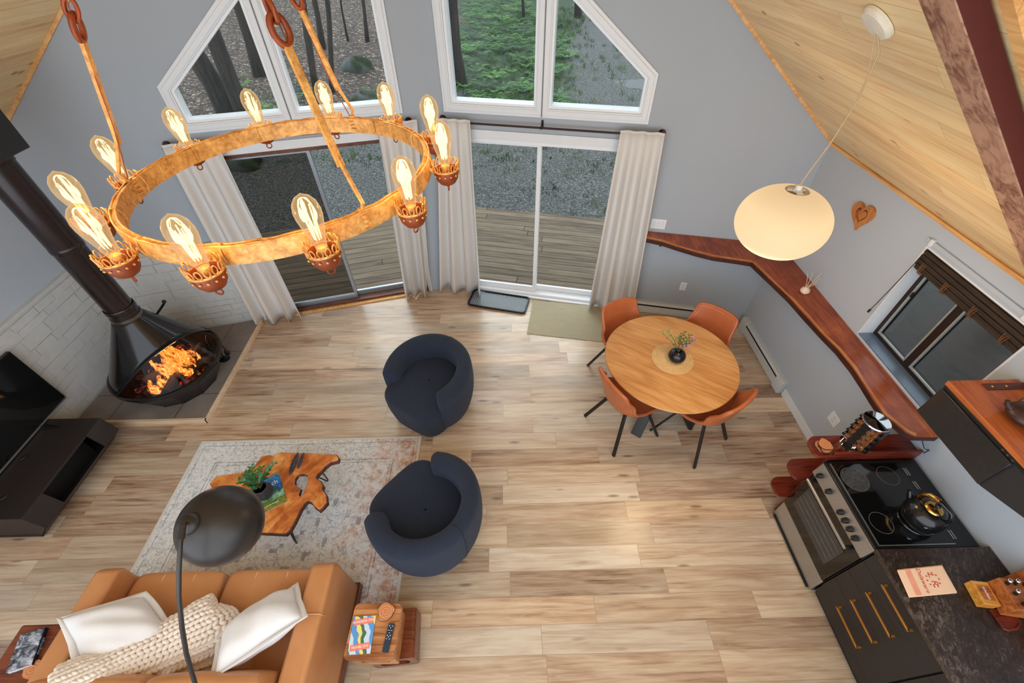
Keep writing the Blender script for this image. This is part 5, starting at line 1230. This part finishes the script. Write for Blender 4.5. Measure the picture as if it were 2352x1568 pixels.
for a in (math.radians(187), math.radians(-44), math.radians(75)):
    d = V((math.cos(a), math.sin(a), 0)); foot = d*Rr_; J = foot.lerp(hub, .27); tgn = V((-d.y, d.x, 0)); ax = (hub-foot).normalized()
    st = MB(); st.bar(foot+V((0, 0, -.016)), foot+V((0, 0, .03)), .016, .012, upv=d); st.tube([foot+V((0, 0, .02)), foot+d*.014+V((0, 0, .045)), foot-d*.004+V((0, 0, .075)), foot.lerp(hub, .10)], .0055, 8)
    st.bar(foot.lerp(hub, .085), foot.lerp(hub, .245), .0165, .010, upv=d); strap = st.build('lower_strap', M_rg, chn, bevel=.001)
    e_ = MB(); c1 = J-ax*.012
    e_.tube([c1+tgn*.016*math.cos(y)+ax*.026*math.sin(y) for y in [j*2*PI/20 for j in range(20)]], .0068, 8, closed=True).build('eye_link', M_rd, chn, smooth=60)
    c2 = J+ax*.022
    MB().tube([c2+d*.013*math.cos(y)+ax*.022*math.sin(y) for y in [j*2*PI/20 for j in range(20)]], .005, 8, closed=True).bar(c2+ax*.02, hub, .015, .009, upv=d).build('upper_strap', M_rd, chn, smooth=40)
    MB().tube([foot+tgn*.006+V((0, 0, .02)), foot.lerp(hub, .12)+tgn*.010-d*.008, J+tgn*.004, foot.lerp(hub, .5)+tgn*.012, hub], .0016, 5).build('supply_wire', M_rd, chn, smooth=60)
    b = MB()
    for i in range(3): b.tube([foot+V((0, 0, -.012+i*.012))+d*.014*math.cos(y)+tgn*.012*math.sin(y) for y in [j*2*PI/12 for j in range(12)]], .0028, 5, closed=True)
    b.build('strap_binding', M_rg, chn, smooth=60)
zt_r = 5.05-RZ
MB().lathe([(.02, -.03), (.035, 0), (.02, .04), (.008, .05)], 20, c=hub).build('hub', M_rd, chn, smooth=60)
MB().tube([hub+V((0, 0, .04)), V((0, 0, zt_r+.1))], .006, 8).build('hanging_rod', M_rd, chn, smooth=60)
# ------------------------------------------------------------------ pendant lamp
cp = V((1.583, 2.168, zroof(1.583)-.004)); pd = thing('pendant_lamp', 'glowing oblate opal glass pendant lamp hanging over the stairs side of the table', 'pendant lamp', (1.583, 2.16, 2.425))
pd['label'] = 'glowing oblate opal glass pendant lamp hung from the pine ceiling by a cord'
s = N('opal_glow'); e = s.n('ShaderNodeEmission'); z = s.xyz(s.coord('Generated'))[2]
lw = s.n('ShaderNodeLayerWeight'); lw.inputs[0].default_value = .3
s.l(s.ramp(z, [(0, srgb(252,220,172)), (.75, srgb(250,214,160)), (1, srgb(226,190,142))]), e.inputs[0]); e.inputs[1].default_value = .36
df = s.n('ShaderNodeBsdfPrincipled'); df.inputs['Base Color'].default_value = (*srgb(240,230,215), 1); df.inputs['Roughness'].default_value = .25
m_ = s.n('ShaderNodeAddShader'); m2_ = s.n('ShaderNodeMixShader'); m2_.inputs[0].default_value = .12; s.l(e.outputs[0], m2_.inputs[1]); s.l(df.outputs[0], m2_.inputs[2]); s.l(m2_.outputs[0], s.out.inputs[0])
RG, HG = .248, .196
prof = [(max(.0, RG*math.cos(a)**.97 if math.cos(a) > 0 else 0), HG*math.sin(a)) for a in [-PI/2+i*(PI/2+1.33)/30 for i in range(31)]]
MB().lathe(prof, 64, capb=False, capt=False).build('globe', s.m, pd, smooth=180)
rt_ = prof[-1][0]; zt2 = prof[-1][1]
MB().lathe([(rt_, zt2), (rt_-.006, zt2-.012), (.02, zt2-.014), (0, zt2-.014)], 40, capb=False, capt=False).build('top_fitting', plain('pale_metal_cap', srgb(214,204,186), .4, .4), pd, smooth=40)
b = MB()
for a in (0.4, 2.5, 4.6): b.bar((0, 0, zt2+.004), (rt_*.8*math.cos(a), rt_*.8*math.sin(a), zt2-.006), .03, .012)
b.lathe([(.018, zt2-.01), (.018, zt2+.03), (.0, zt2+.034)], 16).build('spider', plain('white_fitting', srgb(226,220,208), .5), pd, bevel=.002)
M_cord = plain('cream_cord', srgb(196,170,130), .7)
top = cp-V((1.583, 2.16, 2.425)); q0 = V((0, 0, zt2+.03))
b = MB(); b.tube([q0, q0+V((.01, 0, .06)), q0+V((.05, 0, .22)), q0+V((.075, 0, .42)), q0+V((.06, 0, .60)), V((0, 0, top.z-.03)), top], .0038, 6)
b.tube([q0+V((.002, .004, 0)), q0+V((.06, .006, .25)), q0+V((.07, .004, .5)), V((0, .004, top.z-.03))], .0022, 5); b.build('cord', M_cord, pd, smooth=60)
MB().tube([(-.03, 0, zt2), (-.012, 0, zt2+.16)], .0012, 5).build('support_wire', M_steel, pd)
cn_ = V((-SL, 0, -1)).normalized(); M = frame(V((0, 0, 0)), (0, 1, 0), (cn_.z, 0, -cn_.x)); zz_ = M.col[2].xyz
if zz_.dot(cn_) < 0: M = frame(V((0, 0, 0)), (0, -1, 0), (cn_.z, 0, -cn_.x))
M.translation = top
MB().lathe([(.082, 0), (.082, .012), (.070, .026), (.02, .030), (0, .031)], 36, m=M).build('canopy', plain('white_canopy', srgb(232,222,200), .4), pd, smooth=40)
ld = bpy.data.lights.new('pendant_light', 'POINT'); ld.energy = 9; ld.color = (1, .76, .48); ld.shadow_soft_size = .25
lo = bpy.data.objects.new('pendant_light', ld); C.objects.link(lo); lo.location = (0, 0, -.25); lo.parent = pd
# ------------------------------------------------------------------ live edge ledge on two walls
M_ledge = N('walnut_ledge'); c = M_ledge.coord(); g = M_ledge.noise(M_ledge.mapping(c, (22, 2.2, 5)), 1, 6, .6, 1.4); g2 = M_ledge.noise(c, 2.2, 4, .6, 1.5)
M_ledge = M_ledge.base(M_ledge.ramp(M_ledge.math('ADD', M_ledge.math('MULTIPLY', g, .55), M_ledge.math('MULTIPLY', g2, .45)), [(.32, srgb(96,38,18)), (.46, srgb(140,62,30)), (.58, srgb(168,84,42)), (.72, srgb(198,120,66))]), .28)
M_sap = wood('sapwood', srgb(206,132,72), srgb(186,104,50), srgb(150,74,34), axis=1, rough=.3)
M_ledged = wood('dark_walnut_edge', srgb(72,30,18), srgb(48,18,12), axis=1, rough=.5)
zl = 1.145
def edge3(pts): return [P(x, y, zl) for x, y in pts]
fr = edge3([(1482, 545), (1520, 553), (1560, 566), (1600, 578), (1640, 588), (1690, 595), (1728, 601)])
sr_ = edge3([(1728, 601), (1745, 617), (1775, 645), (1815, 683), (1850, 722), (1890, 765), (1925, 800), (1960, 843), (1985, 880), (2005, 912), (2030, 950), (2058, 970), (2085, 992), (2104, 1001), (2138, 1003)])
b0 = PR+uR*xsR(1.52); c0_ = CR
led = [V((p.x, p.y, 0)) for p in fr]
t = thing('live_edge_ledge', 'long live edge walnut ledge running round the corner and along the right wall', 'shelf', (2.7, 3.0, zl))
wallR = lambda s_: PR+uR*s_
s0 = (V((fr[0].x, fr[0].y, 0))-PR).dot(uR); 
q = [(p.x, p.y) for p in led]+[(CR.x-.002, CR.y-.004)]+[((wallR(s0)+nR*.002).x, (wallR(s0)+nR*.002).y)]
zt0 = zl
yend = sr_[-1].y
q2 = [(p.x, p.y) for p in sr_[:-1]]+[(XR-.002, yend), (XR-.002, CR.y-.004)]
for nm, qq in (('front_board', q), ('side_board', q2)):
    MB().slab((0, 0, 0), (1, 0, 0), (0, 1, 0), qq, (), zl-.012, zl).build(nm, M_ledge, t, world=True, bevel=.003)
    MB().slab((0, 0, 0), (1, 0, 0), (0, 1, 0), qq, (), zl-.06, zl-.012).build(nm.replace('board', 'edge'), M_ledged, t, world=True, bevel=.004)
for nm, pts_ in (('sapwood_edge', fr), ('sapwood_edge', sr_[:-1])):
    lo_p = [V((p.x, p.y, 0)) for p in pts_]; inn = []
    for i, p in enumerate(lo_p):
        tt = (lo_p[min(i+1, len(lo_p)-1)]-lo_p[max(i-1, 0)]).normalized(); inn.append(p+V((-tt.y, tt.x, 0))*(.022+.008*math.sin(i*2.1)))
    MB().slab((0, 0, 0), (1, 0, 0), (0, 1, 0), [(p.x, p.y) for p in lo_p]+[(p.x, p.y) for p in reversed(inn)], (), zl-.01, zl+.0012).build(nm, M_sap, t, world=True)
p = WR(1521, 552, .05); MB().slab(PR, uR, Zv, [(xsR(p.x)-.01, zl-.12), (xsR(p.x)+.01, zl-.12), (xsR(p.x)+.01, zl-.06), (xsR(p.x)-.01, zl-.06)], (), 0, .10, nR).build('bracket', M_black, t, world=True)
MB().tube([(2.87, yend+.02, zl-.062), (2.90, yend-.02, zl-.12), (2.93, yend-.03, 1.02), (2.94, yend-.02, .96)], .003, 6).build('cord', M_bronze, t, world=True)
# reed diffuser
p = P(1846, 672, zl); df_ = thing('reed_diffuser', 'small cream ceramic reed diffuser with wooden reeds on the walnut ledge', 'diffuser', p+V((0, 0, .0004)))
M_cer = plain('cream_ceramic', srgb(226,206,184), .35)
MB().lathe([(0, 0), (.026, 0), (.038, .012), (.042, .028), (.036, .046), (.020, .058), (.014, .064), (.016, .068), (.010, .068), (.008, .055), (0, .05)], 28, capb=False, capt=False).build('bottle', M_cer, df_, smooth=180)
for i, (x, y, z) in enumerate(((-.03, .05, .19), (.0, .03, .21), (.085, .03, .20), (.075, .0, .17), (.05, -.03, .14), (-.04, -.01, .11))): MB().tube([(0, 0, .05), (x, y, z)], .0022, 6).build('reed', M_pale, df_)
# carved wooden heart on the wall
M_hrt = wood('honey_carved_wood', srgb(198,128,66), srgb(168,98,44), axis=2, rough=.45)
hp = V((XR, 3.13, 1.905)); ht = thing('wooden_heart', 'small carved wooden heart hanging on the right wall', 'wall decoration', hp)
def heart(k, n=40):
    out = []
    for i in range(n):
        a = 2*PI*i/n; x = 16*math.sin(a)**3; y = 13*math.cos(a)-5*math.cos(2*a)-2*math.cos(3*a)-math.cos(4*a); out.append((x*k-.25*y*k*0, y*k))
    return out
u_h = V((0, -1, 0)); rot = lambda lp, an: [(x*math.cos(an)-y*math.sin(an), x*math.sin(an)+y*math.cos(an)) for x, y in lp]
MB().slab(hp, u_h, Zv, rot(heart(.0074), .22), [rot(heart(.0042), .22)], 0, .024, (-1, 0, 0)).build('outer_heart', M_hrt, ht, world=True, bevel=.004)
MB().slab(hp, u_h, Zv, rot(heart(.0042), .22), (), 0, .008, (-1, 0, 0)).build('recess', M_sdk, ht, world=True)
MB().slab(hp, u_h, Zv, rot(heart(.0031), .22), (), .008, .018, (-1, 0, 0)).build('inner_heart', M_hrt, ht, world=True, bevel=.003)
# ------------------------------------------------------------------ tiered shelf beside the stove
M_ts = wood('red_mahogany', srgb(112,42,26), srgb(84,28,17), srgb(52,15,9), axis=0, rough=.26)
ts = thing('tiered_corner_shelf', 'three tier dark red wooden shelf unit standing left of the stove', 'shelf unit', (2.55, 1.585, 0))
def tier(z, xf_, ylo=1.498, yhi=1.668):
    r = .085; lp = [(XR-.005, ylo), (XR-.005, yhi)]+[(xf_+r-r*math.sin(a), yhi-r+r*math.cos(a)) for a in [i*PI/2/7 for i in range(8)]]+[(xf_, ylo+.03), (xf_+.02, ylo)]
    lp = lp[::-1]; return MB().prism(lp, z-.022, z).build('shelf', M_ts, ts, world=True, bevel=.005)
TZ = .935
for z in (TZ, .60, .30): tier(z, 2.185)
MB().bb((2.31, 1.498, TZ), (XR-.006, 1.516, TZ+.035)).build('raised_edge', M_ts, ts, world=True, bevel=.003)
MB().bb((XR-.03, 1.50, .0), (XR-.006, 1.66, TZ-.02)).build('back_panel', M_ts, ts, world=True)
MB().bb((2.30, 1.502, .0), (XR-.03, 1.518, TZ-.02)).build('side_panel', M_ts, ts, world=True)
coaster('wood slice coaster at the bottom of the stack by the spice rack', V((2.262, 1.572, TZ+.0003)), .046, 3, group='stacked wood slice coasters')
coaster('wood slice coaster in the middle of the stack by the spice rack', V((2.272, 1.558, TZ+.0133)), .043, 4, group='stacked wood slice coasters')
coaster('wood slice coaster on top of the stack by the spice rack', V((2.275, 1.575, TZ+.0263)), .045, 5, group='stacked wood slice coasters')
# spice carousel
sp = thing('spice_rack', 'chrome revolving spice rack full of jars on the red shelf', 'spice rack', (2.49, 1.583, TZ+.0006)); sp.scale = (1.14, 1.14, 1.02)
M_chr = plain('chrome', srgb(215,218,222), .06, 1.0, var=.02); M_jar = plain('amber_spices', srgb(150,84,36), .3, var=.5, scale=25); M_lid = plain('black_jar_lid', srgb(24,22,22), .25)
MB().lathe([(0, 0), (.074, 0), (.076, .008), (.074, .014), (0, .014)], 40).build('base_plate', M_chr, sp, smooth=40)
MB().lathe([(0, .292), (.070, .292), (.075, .298), (.072, .306), (0, .312)], 40).build('top_plate', M_chr, sp, smooth=40)
MB().lathe([(.028, .014), (.028, .292)], 4).build('core', M_chr, sp)
for k in range(4):
    a = k*PI/2+.35; d = V((math.cos(a), math.sin(a), 0)); e = V((-d.y, d.x, 0))
    for sg in (-1, 1): MB().tube([d*.05+e*sg*.027+V((0, 0, .012)), d*.05+e*sg*.027+V((0, 0, .294))], .0022, 6).build('wire_post', M_chr, sp)
    for j in range(5):
        z = .045+j*.055; x0 = d*.022+V((0, 0, z)); x1 = d*.062+V((0, 0, z+.006)); x2 = d*.078+V((0, 0, z+.009))
        jr = MB().tube([x0, x1], .022, 16).build('spice_jar', M_jar, sp, smooth=40)
        MB().tube([x1, x2], .0235, 16).build('lid', M_lid, jr, smooth=40)
# ------------------------------------------------------------------ stove
M_ss = plain('brushed_stainless', srgb(178,178,178), .34, .85, var=.04, scale=60); M_bg = plain('black_glass', srgb(12,12,13), .06, 0, .6, var=0)
M_blk = plain('stove_black', srgb(22,22,23), .3)
X0, X1, Y0, Y1 = 2.262, 2.86, .885, 1.488
st = thing('electric_stove', 'freestanding stainless steel stove with black glass ceramic cooktop', 'stove', ((X0+X1)/2, (Y0+Y1)/2, 0))
MB().bb((X0+.03, Y0, .01), (X1+.06, Y1, .865)).build('body', M_blk, st, world=True)
MB().bb((X0+.012, Y0, .02), (X0+.035, Y1, .215)).build('storage_drawer', M_ss, st, world=True, bevel=.004)
dr_ = MB().bb((X0+.005, Y0+.004, .222), (X0+.035, Y1-.004, .715)).build('oven_door', M_bg, st, world=True, bevel=.004)
MB().slab((X0+.004, 0, 0), (0, 1, 0), Zv, [(.965, .335), (1.425, .335), (1.425, .60), (.965, .60)], (), 0, .002, (-1, 0, 0)).build('oven_window', plain('oven_window_glass', srgb(70,70,70), .12, .3), dr_, world=True)
b = MB()
for z in (.40, .45, .50, .55): b.tube([(X0+.0005, .98, z), (X0+.0005, 1.41, z)], .0016, 5)
b.build('rack_wires', M_ss, dr_, world=True)
MB().tube([(X0-.045, .955, .693), (X0-.045, 1.448, .693)], .0115, 14).build('door_handle', M_ss, dr_, world=True, smooth=40)
for y in (.965, 1.438): MB().bb((X0-.045, y-.012, .680), (X0+.01, y+.012, .706)).build('handle_mount', M_blk, dr_, world=True, bevel=.004)
# slanted control panel
MB().add([(x, y, z) for y in (Y0, Y1) for x, z in ((X0+.0, .722), (X0-.012, .735), (X0+.006, .862), (X0+.05, .868), (X0+.05, .722))], [(0, 1, 2, 3, 4), (9, 8, 7, 6, 5)]+[(i, (i+1) % 5, (i+1) % 5+5, i+5) for i in range(5)]).build('control_panel', M_ss, st, world=True, bevel=.004)
for i, y in enumerate((1.425, 1.307, 1.16, 1.103, 1.047, .988)):
    k = MB().tube([(X0-.004, y, .792), (X0-.032, y, .787)], [.020, .017], 18).build('control_knob', M_blk, st, world=True, smooth=40)
    MB().bar((X0-.030, y, .772), (X0-.036, y, .806), .008, .012).build('knob_grip', M_blk, k, world=True, bevel=.002)
MB().bb((X0+.0, Y0, .866), (X1+.06, Y1, .886)).build('cooktop_frame', M_blk, st, world=True, bevel=.005)
MB().bb((X0+.035, Y0+.025, .8865), (X1-.09, Y1-.025, .8905)).build('ceramic_glass', M_bg, st, world=True, bevel=.002)
MB().bb((X0+.030, Y0+.02, .8862), (X0+.035, Y1-.02, .892)).bb((X0+.03, Y0+.018, .8862), (X1-.085, Y0+.024, .892)).build('glass_trim', M_ss, st, world=True)
M_mark = plain('zone_marking', srgb(120,120,120), .4); M_mark2 = plain('scratched_zone', srgb(60,60,61), .25, var=.4, scale=60)
for x, y, r in ((2.40, 1.345, .088), (2.645, 1.365, .070), (2.395, 1.045, .070), (2.65, 1.05, .088)):
    MB().lathe([(r-.002, .8906), (r, .8906), (r, .8911), (r-.002, .8911)], 56, c=(x, y, 0), capb=False, capt=False).build('cooking_zone', M_mark, st, world=True)
MB().lathe([(0, .8906), (.085, .8906), (.085, .8908), (0, .8909)], 40, c=(2.40, 1.345, 0)).build('worn_zone', M_mark2, st, world=True)
b = MB()
for y0 in (1.40, 1.30, .97):
    for dx in (0, .016):
        b.bb((2.788+dx, y0-.035, .886), (2.794+dx, y0+.02, .8875))
b.build('rear_vent_slots', M_gsk, st, world=True)
MB().bb((X0-.002, Y0+.02, .012), (X0+.02, Y1-.02, .018)).build('foot_rail', M_blk, st, world=True)
# kettle
kt = thing('kettle', 'round black enamel kettle with a gold lid and handle grip, on the stove', 'kettle', (2.645, 1.065, .8915), math.radians(112))
M_ken = plain('kettle_black', srgb(20,20,21), .16); M_gold = plain('polished_gold', srgb(214,164,90), .14, 1.0, var=.05)
MB().lathe([(0, 0), (.088, 0), (.092, .006), (.098, .016), (.112, .045), (.115, .070), (.108, .105), (.088, .135), (.060, .152), (.048, .155)], 48, capb=False, capt=False).build('body', M_ken, kt, smooth=180)
MB().lathe([(.0985, .012), (.101, .018), (.101, .024), (.099, .026)], 48, capb=False, capt=False).build('base_ring', M_chr, kt, smooth=40)
MB().lathe([(.050, .153), (.048, .160), (.030, .168), (.012, .171), (0, .171)], 40, capb=False, capt=False).build('lid', M_gold, kt, smooth=60)
MB().lathe([(.008, .170), (.009, .182), (.016, .190), (.016, .198), (.008, .204), (0, .205)], 20).build('lid_knob', M_ken, kt, smooth=60)
MB().tube([(.085, 0, .075), (.120, 0, .105), (.140, 0, .135)], [.026, .018, .012], 14).build('spout', M_ken, kt, smooth=60)
MB().tube([(.080, 0, .135), (.086, 0, .175), (.062, 0, .212), (0, 0, .226), (-.062, 0, .212), (-.088, 0, .17), (-.086, 0, .12)], [.009, .011, .013, .014, .013, .011, .009], 12).build('handle', M_ken, kt, smooth=60)
MB().tube([(.085, 0, .150), (.086, 0, .180), (.062, 0, .214), (.015, 0, .228)], [.0135, .0145, .0155, .0155], 12).build('gold_grip', M_gold, kt, smooth=60)
MB().lathe([(0, 0), (.016, .0), (.016, .002), (0, .003)], 4, m=frame((-.062, .094, .075), (.84, .54, 0), (0, .3, 1))).build('badge', M_chr, kt)
# ------------------------------------------------------------------ base cabinets and worktop
M_cab = plain('charcoal_cabinet', srgb(38,34,33), .5)
M_handle = plain('brushed_gold_handle', srgb(206,142,66), .35, .7)
def base_unit(label, ya_, yb_, hy0, hy1, zs):
    t = thing('drawer_cabinet', label, 'cabinet', (2.6, (ya_+yb_)/2, 0))
    MB().bb((2.285, ya_, .07), (XR-.004, yb_, .885)).build('body', M_cab, t, world=True)
    MB().bb((2.32, ya_, .0), (XR-.004, yb_, .07)).build('toe_kick', M_blackm, t, world=True)
    for (a, b2) in zs:
        d = MB().bb((2.265, ya_+.003, a+.0015), (2.286, yb_-.003, b2-.0015)).build('drawer', M_cab, t, world=True, bevel=.0015)
        zc2 = (a+b2)/2
        MB().bb((2.232, hy0, zc2-.006), (2.242, hy1, zc2+.006)).bb((2.232, hy0, zc2-.006), (2.266, hy0+.012, zc2+.006)).bb((2.232, hy1-.012, zc2-.006), (2.266, hy1, zc2+.006)).build('bar_handle', M_handle, d, world=True, bevel=.0015)
base_unit('charcoal drawer cabinet with four gold bar handles, right of the stove', .285, .872, .472, .712, ((.21, .385), (.385, .555), (.555, .735), (.735, .884)))
base_unit('charcoal cabinet at the bottom right photo edge, beyond the four gold handles', -.35, .282, -.2, .10, ((.21, .735), (.735, .884)))
s = N('black_brown_granite'); c = s.coord(); n1 = s.noise(s.mapping(c, (1, .5, 1), (0, 0, .5)), 46, 5, .75, 1); n2 = s.noise(c, 3, 4)
M_cnt = s.base(s.ramp(s.math('ADD', s.math('MULTIPLY', n1, .65), s.math('MULTIPLY', n2, .35)), [(.40, srgb(34,24,19)), (.53, srgb(58,46,40)), (.64, srgb(112,100,92))]), .35)
wt = MB().bb((2.236, -.35, .886), (XR-.003, .876, .922)).build('worktop', M_cnt, bevel=.004); tag(wt, 'dark brown speckled worktop over the charcoal cabinets', 'worktop')
# folded towel
CT = .9225
tq = [P(2062, 1308, .935), P(2165, 1297, .935), P(2200, 1360, .935), P(2090, 1370, .935)]
tw_ = thing('tea_towel', 'folded peach tea towel with a red printed crest on the worktop', 'towel', sum(tq, V())/4*1.0); tw_.location.z = CT; FR[tw_.name] = Matrix.Translation(tw_.location)
M_peach = plain('peach_cotton', srgb(246,206,172), .95, var=.02); M_red = plain('faded_red_print', srgb(198,84,66), .9); M_salm = plain('salmon_stripe', srgb(238,160,132), .9)
for i in range(3):
    k = (i-1)*-.006; lp = [(p.x+k, p.y+k*.6) for p in tq]
    MB().slab((0, 0, 0), (1, 0, 0), (0, 1, 0), lp, (), CT+.0006+i*.0042, CT+.0042+i*.0042).build('fold', M_peach, tw_, world=True, bevel=.0018)
zt3 = CT+.0132; ctr_ = sum(tq, V())/4; ux = (tq[1]-tq[0]).normalized(); uy = (tq[3]-tq[0]).normalized()
def onT(u, v): return tq[0]+(tq[1]-tq[0])*u+(tq[3]-tq[0])*v
MB().add([V((*onT(u, v).to_2d(), zt3)) for u, v in ((.14, .01), (.26, .01), (.26, .99), (.14, .99))], [(0, 1, 2, 3)]).build('stripe', M_salm, tw_, world=True, solid=.0008)
text('Delaware', .034, M_red, tw_, frame(V((*onT(.42, .5).to_2d(), zt3)), uy*-1 if uy.y > 0 else uy, ux), .0003)
text('L R', .05, M_red, tw_, frame(V((*onT(.64, .5).to_2d(), zt3)), uy*-1 if uy.y > 0 else uy, ux), .0003)
b = MB()
for a in range(10):
    an = a*2*PI/10; p = onT(.64+.16*math.cos(an)*.8, .5+.26*math.sin(an)); b.lathe([(0, 0), (.005, 0), (.005, .0006), (0, .0006)], 6, c=(p.x, p.y, zt3))
b.build('printed_wreath', M_red, tw_, world=True)
# knife block with steel knives
kb = thing('knife_block', 'wooden knife block with steel ended knives lying back on the worktop', 'knife block', (2.74, .62, CT))
M_kb = wood('honey_block_wood', srgb(190,112,56), srgb(148,78,36), axis=0, rough=.3)
M = Matrix.Translation((2.812, .578, CT+.066)) @ Matrix.Rotation(-.15, 4, 'Z') @ Matrix.Rotation(.06, 4, 'Y')
MB().box(None, (.21, .16, .115), m=M).build('block', M_kb, kb, world=True, bevel=.004)
M3 = Matrix.Translation((2.655, .612, CT+.0335)) @ Matrix.Rotation(-.15, 4, 'Z')
fb_ = MB().box(None, (.085, .12, .062), m=M3).build('front_block', wood('gold_block_wood', srgb(222,160,72), srgb(196,128,52), axis=0, rough=.3), kb, world=True, bevel=.003)
MB().box(None, (.06, .074, .002), m=M3 @ Matrix.Translation((0, 0, .0318))).build('label_inlay', M_kb, fb_, world=True)
text('kitchen', .022, M_ltr, fb_, M3 @ Matrix.Translation((0, 0, .033)) @ Matrix.Rotation(-PI/2, 4, 'Z'), .0003, shear=.3)
for i, (x, y) in enumerate(((-.08, .05), (-.035, .055), (.015, .055), (-.07, .0), (-.06, -.05), (-.02, -.045), (.025, -.05), (.07, -.03))):
    a = M @ V((x, y, .05)); d = (M.to_3x3() @ V((-.35, .05, 1))).normalized()
    k = MB().tube([a, a+d*.045], .0095, 10).build('knife_handle', M_blk, kb, world=True, smooth=40)
    MB().ball(a+d*.050, (.013, .013, .010), 12, 8).build('steel_butt', M_chr, k, world=True, smooth=180)
sr2 = thing('spoon_rest', 'small dark red wooden spoon rest on the worktop in front of the knife block', 'spoon rest', P(2312, 1422, CT))
q = [P(x, y, CT+.012) for x, y in ((2273, 1398), (2322, 1398), (2348, 1432), (2338, 1446), (2318, 1450), (2305, 1444))]
MB().slab((0, 0, 0), (1, 0, 0), (0, 1, 0), [(p.x, p.y) for p in q], [ring([(p.x, p.y) for p in q], -.010)], CT+.0006, CT+.013).build('rim', M_ts, sr2, world=True, bevel=.002)
MB().slab((0, 0, 0), (1, 0, 0), (0, 1, 0), ring([(p.x, p.y) for p in q], -.010), (), CT+.0006, CT+.007).build('dish', M_ts, sr2, world=True)
# wooden boards leaning on the wall behind
for i, (y0, y1, h, lab) in enumerate(((.30, .70, .30, 'reddish wooden board leaning on the wall behind the knife block'),)):
    o = MB().add([(2.86, y0, CT+.001), (2.86, y1, CT+.001), (2.935, y1+.02, CT+h*.75), (2.935, y0, CT+h), (2.875, y0, CT+.001), (2.875, y1, CT+.001), (2.943, y1+.02, CT+h*.75), (2.943, y0, CT+h)], [(0, 1, 2, 3), (7, 6, 5, 4), (0, 4, 5, 1), (1, 5, 6, 2), (2, 6, 7, 3), (3, 7, 4, 0)]).build('cutting_board', M_kb, bevel=.003); tag(o, lab, 'cutting board')
# ------------------------------------------------------------------ range hood and shelf above
M_hood = plain('graphite_hood', srgb(40,41,43), .4)
hd = thing('range_hood', 'graphite slab range hood on the right wall above the stove', 'range hood', (2.73, 1.1, 1.5))
HX = 2.525
# body tapers to the wall underneath
ya_, yb_ = .55, 1.488; yc_ = 1.0
MB().add([(HX, yc_-.0, 1.50), (HX, yb_, 1.50), (HX, yb_, 1.752), (HX, ya_, 1.752), (HX, ya_, 1.66), (XR-.003, yc_-.12, 1.36), (XR-.003, yb_, 1.40), (XR-.003, yb_, 1.752), (XR-.003, ya_, 1.752), (XR-.003, ya_, 1.60)],
   [(0, 1, 2, 3, 4), (5, 9, 8, 7, 6), (2, 7, 8, 3), (1, 6, 7, 2), (0, 5, 6, 1), (0, 4, 9, 5), (4, 3, 8, 9)]).build('body', M_hood, hd, world=True, bevel=.004)
MB().bb((HX-.012, 1.005, 1.505), (HX-.001, yb_-.002, 1.725)).build('glass_front', plain('graphite_glass', srgb(34,35,37), .22), hd, world=True, bevel=.003)
MB().bb((HX-.006, ya_, 1.730), (HX+.004, yb_, 1.750)).build('control_strip', M_blk, hd, world=True, bevel=.002)
for y in (1.075, 1.045, 1.015): MB().tube([(HX-.006, y, 1.74), (HX-.010, y, 1.74)], .006, 12).build('button', M_steel, hd, world=True)
M_sh = wood('orange_shelf_wood', srgb(188,104,54), srgb(160,80,38), srgb(118,52,24), axis=1, rough=.32)
sh = thing('hood_shelf', 'orange brown wooden shelf on the wall above the range hood', 'shelf', (2.7, 1.0, 1.78))
MB().bb((HX-.015, .35, 1.757), (XR-.26+.235, 1.492, 1.787)).build('board', M_sh, sh, world=True, bevel=.003)
for yy in (1.44,):
    br_ = MB().bb((2.68, yy-.022, 1.788), (XR-.022, yy+.022, 1.793)).bb((XR-.006, yy-.022, 1.788), (XR-.001, yy+.022, 1.93)).add([(XR-.024, yy-.022, 1.788), (XR-.024, yy+.022, 1.788), (XR-.003, yy+.022, 1.82), (XR-.003, yy-.022, 1.82)], [(0, 1, 2, 3)]).build('strap_bracket', wood('dark_strap', srgb(90,40,22), srgb(66,26,14), axis=0), sh, world=True, bevel=.001)
    for p in ((2.72, yy, 1.793), (2.80, yy, 1.793)): MB().lathe([(0, 0), (.007, 0), (.005, .003), (0, .004)], 12, c=p).build('rivet', M_gold, br_, world=True)
    for z in (1.84, 1.90): MB().ball((XR-.007, yy, z), (.003, .007, .007), 10, 6).build('rivet', M_gold, br_, world=True)
tp = P(2345, 965, 1.787); tpt = thing('cast_iron_teapot', 'brown cast iron teapot on the wooden shelf above the hood', 'teapot', tp)
M_ti = plain('brown_iron', srgb(70,50,44), .4, .3)
MB().lathe([(0, 0), (.045, 0), (.055, .008), (.085, .030), (.088, .045), (.075, .068), (.045, .082), (0, .088)], 36, capb=False, capt=False).build('body', M_ti, tpt, smooth=180)
MB().tube([(-.06, .035, .05), (-.085, .055, .07), (-.095, .062, .092)], [.018, .013, .010], 12).build('spout', M_ti, tpt, smooth=60)
MB().lathe([(.006, .086), (.007, .094), (.012, .100), (0, .106)], 14).build('lid_knob', M_ti, tpt, smooth=60)
MB().tube([(-.05, .05, .078), (-.055, .05, .13), (-.02, .02, .165), (.03, -.02, .165), (.055, -.05, .13), (.05, -.05, .078)], .005, 8).build('handle', M_ti, tpt, smooth=60)
